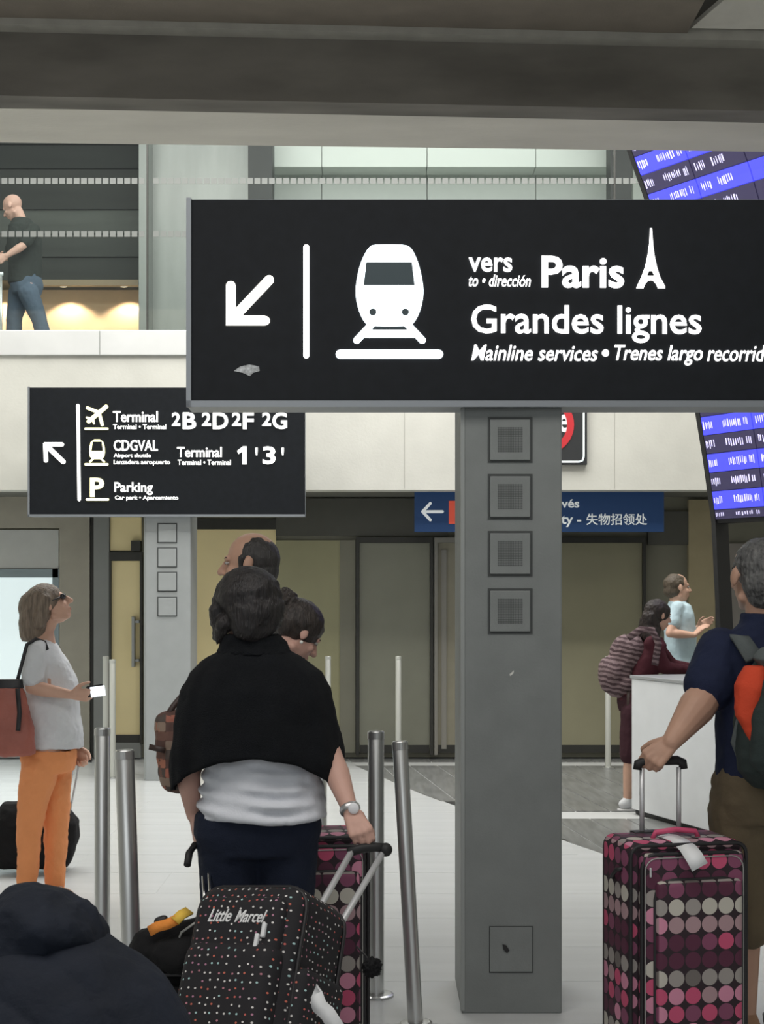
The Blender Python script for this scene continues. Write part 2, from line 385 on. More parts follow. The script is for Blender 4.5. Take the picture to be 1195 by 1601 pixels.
# sloping cheek added in the coffer, its pale colour standing for the lit wedge
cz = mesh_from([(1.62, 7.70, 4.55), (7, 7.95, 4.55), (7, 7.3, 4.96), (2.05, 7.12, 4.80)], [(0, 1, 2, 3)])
o = link('trim_5', cz, mat('coffer lit wedge', (.62, .60, .54), .8, noise=.05)); o['kind'] = 'structure'
m_ = o.modifiers.new('s', 'SOLIDIFY'); m_.thickness = .03
# ---------------------------------------------------------------- totem signs
glow = mat('backlit white', (1, .99, .97), .4, emit=2.6)
glowy = mat('backlit yellow white', (1, .95, .55), .4, emit=1.6)
signblack = mat('sign black', (.009, .011, .014), .55, noise=.15, nscale=20, spec=.2)
frame_al = mat('frame grey', (.26, .28, .30), .4, .4)
pil_m = mat('pillar grey paint', (.21, .226, .22), .5, noise=.07, nscale=7, bump=.12, bscale=120)
pil_edge = mat('pillar edge', (.30, .32, .31), .45)
groove = mat('groove', (.06, .066, .065), .7)
def totem(d, ang, px0, px1, pyt, pyb, thick, sx0, sx1, sy0, sy1, sq, perf, label):
    pl = Pl(d, 0)
    z0 = 0; x0, x1 = W(px0, 0, d).x, W(px1, 0, d).x
    root = empty('direction_sign', ((x0+x1)/2, d+thick/2, 0), label, 'sign')
    zt = W(0, sy1, d).z + .05
    box('pillar', x0, x1, d, d+thick, 0, zt, pil_m, root, .006)
    box('corner_strip', x0-.004, x0+.012, d-.004, d+.02, 0.01, zt-.02, pil_edge, root, .003)
    for (a, b, c, e) in sq:
        q = pbox('speaker_grille', a, b, c, e, d-.004, .01, groove, root)
        mpx = (b-a)*.05
        f = pbox('grille_plate', a+mpx, b-mpx, c+mpx, e-mpx, d-.012, .012, pil_m, q, .003)
        if perf:
            V = []; Fc = []; n = 15
            for i in range(n):
                for j in range(n):
                    p = W(a+(b-a)*(.24+.52*i/(n-1)), c+(e-c)*(.24+.52*j/(n-1)), d-.0125) - f.location - q.location - root.location
                    k = len(V); r = .0032
                    V += [p+Vector((r*math.cos(t*math.pi/3), 0, r*math.sin(t*math.pi/3))) for t in range(6)]; Fc.append(tuple(range(k, k+6)))
            h = link('perforation', mesh_from(V, Fc), mat('hole grey', (.10, .108, .106), .8), f, Vector((0, 0, 0)))
            h.location = (0, 0, 0); h['kind'] = 'stuff'
    # sign head
    sp = Pl(d-.06, ang)
    pts = [(sx0, sy0), (sx1, sy0), (sx1, sy1), (sx0, sy1)]
    wpx = (sx1-sx0); lip = wpx*.0085
    prism('sign_case', sp, [(sx0+1, sy0+1), (sx1, sy0+1), (sx1, sy1-1), (sx0+1, sy1-1)], -.013, -.17, frame_al, root)
    prism('sign_panel', sp, [(sx0+lip*.8, sy0+lip*.3), (sx1, sy0+lip*.3), (sx1, sy1-lip*.9), (sx0+lip*.8, sy1-lip*.9)], -.012, .012, signblack, root)
    prism('frame_rail', sp, [(sx0, sy1-lip), (sx1, sy1-lip), (sx1, sy1), (sx0, sy1)], -.01, .02, frame_al, root)
    prism('frame_stile', sp, [(sx0, sy0), (sx0+lip*.8, sy0), (sx0+lip*.8, sy1), (sx0, sy1)], -.01, .02, frame_al, root)
    return root, sp
sq1 = [(763, 833, a, a+71) for a in (652, 741, 830, 920)]
r1, s1 = totem(5.53, R(1.5), 713, 879, 600, 1585, .45, 292, 1420, 0, 0, [], True, 'x') if 0 else (None, None)
r1, s1 = totem(5.53, R(1.5), 722, 879, 600, 1585, .5, 292, 1420, 311, 637, sq1, True,
    'large black railway sign with glowing train symbol on a grey post')
G = lambda *a, **k: a
# access hatch, chip and dirt marks on the big post
ap = pbox('access_hatch', 765, 834, 1448, 1521, 5.528, .004, groove, r1); pbox('hatch_plate', 766.5, 832.5, 1449.5, 1519.5, 5.524, .006, pil_m, ap, .001)
prism('keyhole', Pl(5.522), [(786, 1476), (792, 1478), (797, 1486), (793, 1490), (787, 1484)], 0, .002, black_m, ap)
prism('paint_chip', Pl(5.53), [(797, 1054), (804, 1048), (803, 1053), (798, 1057)], 0, .002, mat('chip', (.7, .7, .65)), r1)
q = .0015; th = .004
def S(name, pts, m=glow, o=q, t=th): return prism(name, s1, pts, o, t, m, r1)
def z3(x, y): return (290+x/2.343, 300+y/2.343)
# arrow
ar = empty('x', (0, 0, 0), None, None); bpy.data.objects.remove(ar)
warmw = mat('backlit warm white', (1, .97, .86), .4, emit=2.0)
stroke('arrow_stroke', s1, (361, 447), (361, 500), 15, q, th, warmw, r1)
stroke('arrow_stroke', s1, (421, 438), (366, 496), 15, q, th+.0006, warmw, r1)
prism('arrow_stroke', s1, [(353.5, 494), (414, 494), (419, 495.5), (422, 499), (422, 504), (419, 507.5), (414, 509), (353.5, 509)], q, th+.001, warmw, r1)
stroke('divider_bar', s1, (479, 387), (479, 556), 9, q, th, glow, r1)
def smooth_poly(P, it=2):
    for _ in range(it):
        Q = []
        for i in range(len(P)):
            a = Vector(P[i]); b = Vector(P[(i+1) % len(P)]); Q += [a*.75+b*.25, a*.25+b*.75]
        P = Q
    return P
body = [z3(*p) for p in ((672, 200), (700, 193), (796, 193), (828, 203), (855, 262), (872, 340), (872, 390), (858, 445), (835, 485), (815, 493), (682, 493), (660, 485), (638, 445), (624, 390), (624, 340), (640, 262))]
bluew = mat('backlit cool white', (.86, .95, 1), .4, emit=2.4)
tb = S('train_symbol', smooth_poly(body), bluew)
def TS(name, pts, m, o=q+th, t=.001): return prism(name, s1, pts, o, t, m, tb)
TS('train_window', [z3(*p) for p in ((663, 258), (830, 258), (840, 342), (653, 342))], mat('window teal black', (.03, .055, .065), .4))
TS('train_lamp', [z3(*p) for p in circ(687, 440, 13)], mat('window teal black')); TS('train_lamp', [z3(*p) for p in circ(806, 440, 13)], mat('window teal black'))
stroke('track_leg', s1, z3(690, 478), z3(628, 544), 11, q, th+.0003, bluew, tb); stroke('track_leg', s1, z3(806, 478), z3(868, 544), 11, q, th+.0003, bluew, tb)
prism('track_sleeper', s1, [z3(*p) for p in ((660, 506), (836, 506), (856, 535), (640, 535))], q, th+.0006, bluew, tb)
TS('track_gap', [z3(*p) for p in ((692, 494), (804, 494), (812, 503), (684, 503))], mat('window teal black'))
stroke('track_line', s1, z3(567, 595), z3(928, 595), 14, q, th, bluew, tb)
for nm, s, x0, x1, y0, y1, b, shr in (
    ('lettering', 'vers', 733, 801, 403, 425, .015, 0), ('lettering', 'to • dirección', 733, 830, 430, 448, .008, .25),
    ('lettering', 'Paris', 847, 976, 401, 450, .022, 0), ('lettering', 'Grandes lignes', 737, 1097, 478, 535, .011, 0),
    ('lettering', 'Mainline services', 737, 935, 540, 564, .01, .25), ('lettering', 'Trenes largo', 961, 1099, 540, 571, .01, .25),
    ('lettering', 'recorrido', 1106, 1209, 540, 565, .005, .25)):
    text(nm, s1, s, x0, x1, y0, y1, q, glow, r1, b, shr)
S('bullet', circ(947, 552, 5.5))
tw_ = [(1016.5, 357), (1019.5, 357), (1021, 380), (1023, 398), (1027, 417), (1032, 433), (1040, 448), (1040, 451), (1029, 451), (1026, 444), (1022, 439.5), (1018, 438), (1013, 439.5), (1009, 444), (1006, 451), (995, 451), (996, 448), (1003, 433), (1009, 417), (1013, 398), (1015.5, 380)]
et = S('tower_symbol', tw_)
prism('tower_hole', s1, [(1015, 424), (1020, 424), (1023, 431), (1012, 431)], q+th, .001, signblack, et)
st = S('torn_sticker', [(366, 580), (376, 573), (390, 570), (405, 573), (406, 580), (396, 583), (391, 588), (380, 583)], mat('torn sticker', (.45, .47, .48), .5, noise=.5, nscale=60), 0, .002)
# smaller sign
sq2 = [(246, 277, a, a+31) for a in (818, 856, 894, 933)]
r2, s2 = totem(12.7, R(.6), 226, 298, 790, 1220, .45, 44, 477, 605, 808, sq2, False,
    'smaller black terminal and parking direction sign on a pale grey post further back')
for o in r2.children_recursive:
    if o.name.startswith(('pillar', 'grille_plate')) and o.data.materials: o.data.materials[0] = mat('far post grey', (.36, .38, .38), .5, noise=.04)
Q = .003; TH = .008
gw = mat('backlit white small', (1, 1, .97), .4, emit=1.5)
def st2(nm, a, b, wd, m=gw, par=None): return stroke(nm, s2, a, b, wd, Q, TH, m, par or r2)
st2('divider_bar', (122, 634), (124, 781), 5)
st2('arrow_stroke', (71, 695), (97, 695), 6.5); st2('arrow_stroke', (71, 695), (72, 720), 6.5); st2('arrow_stroke', (73, 697), (99, 722), 7.5)
st2('symbol_underline', (134, 670.5), (168, 670.5), 3.5, glowy); st2('symbol_underline', (134, 726), (168, 726), 3.5, glowy); st2('symbol_underline', (136, 781), (169, 781), 3.5, glowy)
ps = st2('aeroplane_symbol', (139, 659), (166, 636), 6.5, glowy)
for a, b, wd in (((155, 645), (137, 638), 5), ((155, 645), (160, 664), 5), ((143, 655), (136, 653), 3.2), ((145, 654), (147, 662), 3.2)):
    stroke('aeroplane_wing', s2, a, b, wd, Q, TH+.001, glowy, ps)
ts = prism('shuttle_symbol', s2, smooth_poly([(143, 687), (161, 687), (165, 705), (162, 718), (142, 718), (139, 705)], 1), Q, TH, glowy, r2)
prism('shuttle_window', s2, [(145, 690.5), (159, 690.5), (161, 705), (143, 705)], Q+TH, .002, signblack, ts)
for a, b in (((146, 717), (141, 722)), ((158, 717), (163, 722))): stroke('track_leg', s2, a, b, 3, Q, TH+.001, glowy, ts)
for s, x0, x1, y0, y1, b, m in (
    ('Terminal', 177, 247, 643, 660, .015, gw), ('Terminal • Terminal', 177, 260, 663.5, 671, .01, gw),
    ('2', 269, 282, 645, 666, .025, gw), ('B', 286, 307, 645, 671, .025, gw), ('2', 316, 330, 645, 666, .025, gw), ('D', 333, 357, 645, 671, .025, gw),
    ('2', 363, 377, 645, 666, .025, gw), ('F', 380, 397, 645, 671, .025, gw), ('2', 410, 424, 645, 666, .025, gw), ('G', 426, 449, 645, 671, .025, gw),
    ('CDGVAL', 178, 247, 688, 705, .015, gw), ('Airport shuttle', 178, 236, 709, 717, .01, gw), ('Lanzadera aeropuerto', 178, 266, 719, 728, .01, gw),
    ('Terminal', 277, 347, 699, 715, .015, gw), ('Terminal • Terminal', 278, 361, 719, 727, .01, gw),
    ("'", 399.5, 403, 700, 712, .02, gw), ('3', 411, 431, 698, 726, .025, gw), ("'", 440.5, 444, 700, 712, .02, gw),
    ('P', 141, 163, 747, 777, .03, glowy), ('Parking', 179, 239, 754, 774, .015, gw), ('Car park • Aparcamiento', 180, 279, 775, 783, .01, gw)):
    text('lettering', s2, s, x0, x1, y0, y1, Q, m, r2, b, 0, TH)
d1s = prism('lettering', s2, [(371, 705), (380, 698), (386, 698), (386, 726), (379, 726), (379, 706), (373, 710)], Q, TH, gw, r2)
# blue lost-property sign
bl = Pl(13.55); c = W(841, 832, 13.55)
r3 = empty('hanging_sign', (c.x, 13.6, W(0, 766, DF).z), 'blue lost property sign with white arrow hanging under the balcony, partly behind the grey post', 'sign')
bm_ = mat('sign blue', (.022, .055, .145), .5, emit=.15, noise=.02, spec=.2)
wt = mat('sign lettering', (.8, .84, .85), .5, emit=.25)
prism('sign_panel', bl, [(648, 770), (1036, 770), (1036, 832), (648, 832)], -.08, .08, bm_, r3)
for xx in (690, 990): box('hanger', W(xx, 0, 13.6).x-.015, W(xx, 0, 13.6).x+.015, 13.58, 13.61, W(0, 771, 13.55).z, W(0, 766, DF).z+.03, grey_m, r3)
for a, b in (((661, 800), (692, 800)), ((661, 800), (673, 787)), ((661, 800), (673, 813))): stroke('arrow_stroke', bl, a, b, 4.5, .001, .006+random.random()*.001, wt, r3)
prism('red_symbol', bl, [(702, 783), (738, 783), (738, 819), (702, 819)], .001, .005, mat('sign red', (.7, .09, .05), .5, emit=.2), r3)
text('lettering', bl, 'Objets trouvés', 776, 906, 780, 798, .001, wt, r3, .02, 0, .006)
text('lettering', bl, 'Lost property -', 768, 909, 804, 824, .001, wt, r3, .02, 0, .006)
text('lettering', bl, '失物招领处', 917, 1012, 803, 821, .001, wt, r3, .01, 0, .006)
# round prohibition sign on the fascia
nl = Pl(DF-.05); c = W(857, 727, DF)
r4 = empty('prohibition_sign', (c.x, DF-.03, c.z), 'black notice with red ring on the balcony front, half behind the grey post', 'sign')
prism('sign_panel', nl, [(800, 600), (917, 600), (917, 727), (800, 727)], -.05, .05, mat('notice black', (.03, .032, .034), .4), r4)
for a, b in (((806, 722), (906, 722)), ((913, 606), (913, 714)), ((906, 722), (911, 720)), ((911, 720), (913, 714)), ((804, 606), (804, 720))): stroke('outline', nl, a, b, 3, .001, .004, wt, r4)
bm = bmesh.new(); n = 40; cc = Vector((852, 664))
ro, ri = 46, 35
pts_o = [nl.hit(cc.x+ro*math.cos(t*2*math.pi/n), cc.y+ro*math.sin(t*2*math.pi/n), .006) - r4.location for t in range(n)]
pts_i = [nl.hit(cc.x+ri*math.cos(t*2*math.pi/n), cc.y+ri*math.sin(t*2*math.pi/n), .006) - r4.location for t in range(n)]
bm.free(); V = pts_o+pts_i; V2 = [v+Vector((0, .005, 0)) for v in V]
Fc = [(i, (i+1) % n, n+(i+1) % n, n+i) for i in range(n)] + [(i, 2*n+i, 2*n+(i+1) % n, (i+1) % n) for i in range(n)] + [(n+i, n+(i+1) % n, 3*n+(i+1) % n, 3*n+i) for i in range(n)]
link('red_ring', mesh_from(V+V2, Fc), mat('ring red', (.6, .03, .04), .5), r4)
text('lettering', nl, 'e', 874, 890, 648, 676, .001, wt, r4, .02, 0, .004)

# ---------------------------------------------------------------- departures board
DB = 11.5
EDGE = [(150, 955), (180, 967), (240, 989), (318, 1017), (400, 1040), (480, 1061), (560, 1078), (640, 1093), (720, 1106), (815, 1119), (900, 1123), (960, 1126), (1320, 1140)]
def ex(y):
    for (a, b), (c, d) in zip(EDGE, EDGE[1:]):
        if a <= y <= c: return b+(d-b)*(y-a)/(c-a)
    return EDGE[-1][1]
th_ = R(57); bd = Vector((math.cos(th_), -math.sin(th_), 0)); bn = Vector((-math.sin(th_), -math.cos(th_), 0))
def B(u, y, off=0): return W(ex(y), y, DB) + bd*u + bn*off
bc = B(0, 1305)
rb = empty('departures_board', (bc.x, bc.y, 0), 'tall curved departures board with glowing blue and dark rows in a thin black frame', 'departure board')
def bgrid(name, u0, u1, ys, off, t, m, parent=rb):
    V = []; Fc = []
    for y in ys: V += [B(u0, y, off), B(u1, y, off), B(u1, y, off-t), B(u0, y, off-t)]
    for i in range(len(ys)-1):
        a = i*4; b = a+4
        for k in range(4): Fc.append((a+k, a+(k+1) % 4, b+(k+1) % 4, b+k))
    Fc += [(0, 1, 2, 3), tuple(len(V)-1-k for k in range(4))]
    o0 = wp(parent)
    me = mesh_from([v-o0 for v in V], Fc); bm = bmesh.new(); bm.from_mesh(me); bmesh.ops.recalc_face_normals(bm, faces=bm.faces); bm.to_mesh(me); bm.free()
    return link(name, me, m, parent)
ysf = list(range(150, 820, 30))+[818]
bgrid('casing', -.02, 2.1, ysf, -.02, .12, black_m)
bgrid('frame_edge', -.045, -.0, ysf+[850, 880, 910, 940, 1000, 1100, 1200, 1308], .0, .14, black_m)
blue = mat('screen blue', (.055, .06, .62), .3, emit=1.15); darks = mat('screen dark', (.035, .03, .075), .3, emit=.6)
ink = mat('screen lettering', (.55, .52, .8), .3, emit=1.1); inky = mat('screen yellow lettering', (.8, .8, .3), .3, emit=1)
y = 160.0; k = 0
pitch = 29.0
while y < 805:
    y1 = min(y+pitch-1.2, 812)
    for cI in range(3):
        u0 = .01+cI*.52
        rr = bgrid('screen_row', u0, u0+.51, [y, (y+y1)/2, y1], .004, .02, blue if k % 2 else darks)
        # illegible glyph strokes of each row
        if cI < 2:
            V = []; Fc = []
            u = u0+.04
            o0 = wp(rr)
            pat = [(.012, .10), (.22, .40), (.43, .47)] if cI == 0 else [(.03, .12), (.2, .33)]
            for ua, ub in pat:
                uu = u0+ua
                while uu < u0+ub:
                    wd = random.uniform(.006, .014); h0 = random.uniform(.25, .36); h1 = random.uniform(.62, .74)
                    ya, yb_ = y+(y1-y)*h0, y+(y1-y)*h1
                    n0 = len(V); V += [B(uu, ya, .006)-o0, B(uu+wd, ya, .006)-o0, B(uu+wd, yb_, .006)-o0, B(uu, yb_, .006)-o0]; Fc.append((n0, n0+1, n0+2, n0+3))
                    uu += wd+random.uniform(.005, .016)
            g = link('row_glyphs', mesh_from(V, Fc), ink, rr); g['kind'] = 'stuff'
    y += pitch; k += 1
bgrid('foot', -.05, 1.3, [1290, 1309], .05, .3, black_m)

# ---------------------------------------------------------------- posts
chrome = mat('brushed steel post', (.62, .63, .62), .34, .85, noise=.1, nscale=6, stretch=(1, 1, .1))
chrome_d = mat('steel base', (.55, .56, .56), .3, .8)
palepost = mat('pale post', (.62, .63, .58), .4, .3)
def rev(profile, seg=24):
    V = []; Fc = []
    for r, z in profile:
        V += [(r*math.cos(2*math.pi*k/seg), r*math.sin(2*math.pi*k/seg), z) for k in range(seg)]
    for i in range(len(profile)-1):
        for k in range(seg): Fc.append((i*seg+k, i*seg+(k+1) % seg, (i+1)*seg+(k+1) % seg, (i+1)*seg+k))
    Fc.append(tuple(range(seg))[::-1]); Fc.append(tuple((len(profile)-1)*seg+k for k in range(seg)))
    return mesh_from(V, Fc, False)
def post(px, pytop, lab, rad=.031, lean=0, m=chrome, H=1.04, group=None, px_base=None):
    s = (pytop-HZ)/(EYE-H); d = F/s
    X = ((px_base or px)-CXp)/s
    r = empty('barrier_post', (X, d, 0), lab, 'post', 'thin pale barrier posts by the back wall' if m is palepost else 'steel barrier posts')
    me = rev([(rad, .012), (rad, H-.004), (rad-.003, H), (rad-.008, H), (rad-.008, H-.008)]); me.polygons.foreach_set('use_smooth', [len(p.vertices) == 4 for p in me.polygons])
    t = link('tube', me, m, r); t.data.set_sharp_from_angle(angle=R(40)) if hasattr(t.data, 'set_sharp_from_angle') else None
    b = link('base_plate', rev([(rad*2.2, 0), (rad*2.2, .008), (rad*1.9, .012), (rad, .014)]), chrome_d, r)
    c = link('cap_ring', rev([(rad+.0015, H-.03), (rad+.0015, H-.004)]), m, r)
    if lean: r.rotation_euler[1] = lean
    return r
post(160, 1138, 'steel barrier post left of the leaning one, in front of the orange trousered woman')
post(196, 1172, 'steel barrier post with a dark side, between the orange trousers and the black shawl', .033, R(-2.0), px_base=211)
post(588, 1143, 'steel barrier post with round base plate just right of the pulled trolley handle', .032)
post(624, 1158, 'leaning steel barrier post nearest the big grey sign post', .028, R(-3.2), px_base=650)
post(503, 1103, 'steel barrier post half hidden behind the hip of the woman in the black shawl', .026)
for px, lab in ((165.5, 'thin pale barrier post left of a pair behind the woman with the phone'), (176, 'thin pale barrier post right of a pair behind the woman with the phone'),
                (513, 'thin pale barrier post in front of the olive wall beside the bun of dark hair'), (623, 'thin pale barrier post in front of the olive grey door'), (951, 'thin pale barrier post under the striped backpack')):
    post(px, 1031 if px == 176 else 1026, lab, .027, 0, palepost, group=None)
# ---------------------------------------------------------------- counter
a = Vector((1.825, 10.75, 0)); dr = Vector((.335, -1.05, 0)).normalized(); pr = Vector((-dr.y, dr.x, 0))
ctr = empty('counter', a+dr*1.0+pr*.32, 'white reception counter with a grey top between the woman in maroon and the grey-haired man', 'counter', rz=math.atan2(dr.y, dr.x))
def cbox(nm, l0, l1, w0, w1, z0, z1, m, bev=.003):
    bm = bmesh.new(); bmesh.ops.create_cube(bm, size=1)
    for v in bm.verts: v.co = Vector(((v.co.x+.5)*(l1-l0)+l0, (v.co.y+.5)*(w1-w0)+w0, (v.co.z+.5)*(z1-z0)+z0))
    bmesh.ops.bevel(bm, geom=bm.edges[:], offset=bev, segments=1, affect='EDGES')
    me = bpy.data.meshes.new(nm); bm.to_mesh(me); bm.free(); return link(nm, me, m, ctr)
cw = mat('counter white', (.80, .82, .84), .3, noise=.03, nscale=6)
cbox('body', -1.0, 1.0, -.32, .32, .035, .985, cw); cbox('plinth', -.98, .98, -.30, .30, 0, .034, black_m); cbox('counter_top', -1.01, 1.01, -.33, .33, .986, 1.01, mat('counter grey top', (.34, .35, .36), .4))
# ---------------------------------------------------------------- people
class Bl:
    def __init__(s): s.V = []; s.F = []
    def add(s, V, Fc):
        k = len(s.V); s.V += V; s.F += [tuple(i+k for i in f) for f in Fc]
    def rings(s, rs, c0=None, c1=None):
        n = len(rs[0]); V = [p for r in rs for p in r]; Fc = []
        for i in range(len(rs)-1):
            for k in range(n): Fc.append((i*n+k, i*n+(k+1) % n, (i+1)*n+(k+1) % n, (i+1)*n+k))
        a = len(V); V.append(c0 if c0 is not None else sum(rs[0], Vector())/n); b = len(V); V.append(c1 if c1 is not None else sum(rs[-1], Vector())/n)
        for k in range(n): Fc.append((a, (k+1) % n, k)); Fc.append((b, (len(rs)-1)*n+k, (len(rs)-1)*n+(k+1) % n))
        s.add(V, Fc)
    def sph(s, c, r, M=None, n=16, m=10):
        c = Vector(c); rs = []
        if not hasattr(r, '__len__'): r = (r, r, r)
        f = lambda v: c + (M @ v if M is not None else v)
        for i in range(1, m):
            t = math.pi*i/m
            rs.append([f(Vector((r[0]*math.sin(t)*math.cos(2*math.pi*k/n), r[1]*math.sin(t)*math.sin(2*math.pi*k/n), -r[2]*math.cos(t)))) for k in range(n)])
        s.rings(rs, f(Vector((0, 0, -r[2]))), f(Vector((0, 0, r[2]))))
    def cap(s, a, b, ra, rb, n=14, flat=1.0, fn=None):
        a = Vector(a); b = Vector(b); d = (b-a); L = d.length
        if L < 1e-5: return s.sph(a, ra)
        d /= L; u = (fn.cross(d) if fn is not None else (Vector((0, 0, 1)).cross(d) if abs(d.z) < .9 else Vector((1, 0, 0)).cross(d))).normalized(); v = d.cross(u)
        rs = []
        def ring(c, r): return [c+u*r*math.cos(2*math.pi*k/n)+v*r*flat*math.sin(2*math.pi*k/n) for k in range(n)]
        for t in (-75, -50, -25): rs.append(ring(a+d*ra*math.sin(R(t)), ra*math.cos(R(t))))
        rs.append(ring(a, ra)); rs.append(ring((a+b)/2, (ra+rb)/2)); rs.append(ring(b, rb))
        for t in (25, 50, 75): rs.append(ring(b+d*rb*math.sin(R(t)), rb*math.cos(R(t))))
        s.rings(rs, a-d*ra, b+d*rb)
    def chain(s, pts, rs):
        for i in range(len(pts)-1): s.cap(pts[i], pts[i+1], rs[i], rs[i+1])
    def loft(s, rows, yaw=0, n=28, pw=2.4, tilt=None):
        """rows: (centre, rx, ry); superellipse rings, turned by yaw"""
        rs = []
        cy, sy = math.cos(yaw), math.sin(yaw)
        for c, rx, ry in rows:
            ring = []
            for k in range(n):
                t = 2*math.pi*k/n; ct, st_ = math.cos(t), math.sin(t)
                x = rx*math.copysign(abs(ct)**(2/pw), ct); y = ry*math.copysign(abs(st_)**(2/pw), st_)
                v = Vector((x*cy-y*sy, x*sy+y*cy, 0))
                if tilt is not None: v = tilt @ v
                ring.append(Vector(c)+v)
            rs.append(ring)
        s.rings(rs)
    def build(s, name, m, parent, voxel=.008, smooth=4, disp=0, dscale=.12, keep=True, disp2=0):
        o0 = wp(parent)
        me = mesh_from([v-o0 for v in s.V], s.F)
        o = bpy.data.objects.new(name, me); col.objects.link(o)
        if voxel:
            r = o.modifiers.new('r', 'REMESH'); r.mode = 'VOXEL'; r.voxel_size = voxel
        if smooth: q = o.modifiers.new('s', 'SMOOTH'); q.iterations = smooth; q.factor = .6
        for dd, sc in ((disp, dscale), (disp2, dscale*.3)):
            if dd:
                t = bpy.data.textures.new('c', 'CLOUDS'); t.noise_scale = sc; t.noise_depth = 2
                q = o.modifiers.new('d', 'DISPLACE'); q.texture = t; q.strength = dd; q.mid_level = .5
        dg = bpy.context.evaluated_depsgraph_get(); me2 = bpy.data.meshes.new_from_object(o.evaluated_get(dg))
        bpy.data.objects.remove(o); bpy.data.meshes.remove(me)
        me2.polygons.foreach_set('use_smooth', [True]*len(me2.polygons)); me2.materials.clear(); me2.name = name
        return link(name, me2, m, parent)
def Mrot(yaw=0, pitch=0, roll=0): return Matrix.Rotation(yaw, 3, 'Z') @ Matrix.Rotation(pitch, 3, 'X') @ Matrix.Rotation(roll, 3, 'Y')
def hand(b, wr, d, pn, k=1, curl=(30, 40, 30), side=1, spread=3, thumb=(35, 20), r=.0085, tuck=0):
    """palm, four unequal jointed fingers and a thumb; d = finger direction, pn = palm normal, side = +1 right hand"""
    d = Vector(d).normalized(); pn = Vector(pn); pn = (pn-d*pn.dot(d)).normalized(); sd = d.cross(pn)*side
    wr = Vector(wr); out = []
    for i, off in enumerate((.030, .010, -.010, -.029)):
        kn = wr + d*(.086 - .004*abs(i-1))*k + sd*off*k
        b.cap(wr+sd*off*.55*k+d*.012*k, kn, .0145*k, .0118*k)
        L = (.070, .078, .072, .056)[i]*k
        dd = Matrix.Rotation(R(-spread*(i-1.5))*side, 3, pn) @ d
        ax = dd.cross(pn); p = kn; ang = 0; rr = r*k*(1, 1.03, 1, .88)[i]
        for j, fr in enumerate((.46, .30, .24)):
            ang += curl[j]+i*2
            v = Matrix.Rotation(R(ang), 3, ax) @ dd
            q = p+v*L*fr; b.cap(p, q, rr*(1-.07*j), rr*(1-.07*(j+1)), n=10); p = q
        out.append(p)
    b.sph(wr+d*.045*k+pn*.004*k, (.034*k, .034*k, .02*k), Matrix((sd, d, pn)).transposed())
    t0 = wr+sd*.022*k+d*.018*k+pn*.004*k
    v1 = (d*(.62+.2*tuck)+sd*(.72-.5*tuck)+pn*(.30+.5*tuck)).normalized(); t1 = t0+v1*.038*k
    v2 = (d*math.cos(R(thumb[0]))+pn*math.sin(R(thumb[0]))+sd*.30).normalized(); t2 = t1+v2*.032*k
    v3 = (d*math.cos(R(thumb[0]+thumb[1]))+pn*math.sin(R(thumb[0]+thumb[1]))+sd*.05).normalized(); t3 = t2+v3*.024*k
    b.cap(t0, t1, .015*k, .0115*k); b.cap(t1, t2, .0112*k, .0098*k); b.cap(t2, t3, .0098*k, .008*k)
    return out
def stand(x, y, H, yaw, z=0):
    M = Matrix.Rotation(yaw, 3, 'Z'); o = Vector((x, y, z)); f = lambda a, b, c: o + M @ Vector((a*H, b*H, c*H))
    J = dict(H=H, k=H/1.72, yaw=yaw, o=o, f=f, hd=f(0, .01, .935), hy=yaw, hp=0, hr=0, nk=f(0, -.01, .835), ch=f(0, 0, .73), wa=f(0, .0, .62), pe=f(0, 0, .52))
    for n, s in (('R', 1), ('L', -1)):
        J['s'+n] = f(s*.105, -.005, .805); J['e'+n] = f(s*.125, -.01, .63); J['w'+n] = f(s*.135, .02, .485)
        J['h'+n] = f(s*.052, 0, .515); J['k'+n] = f(s*.055, .01, .28); J['a'+n] = f(s*.055, -.01, .045)
    return J
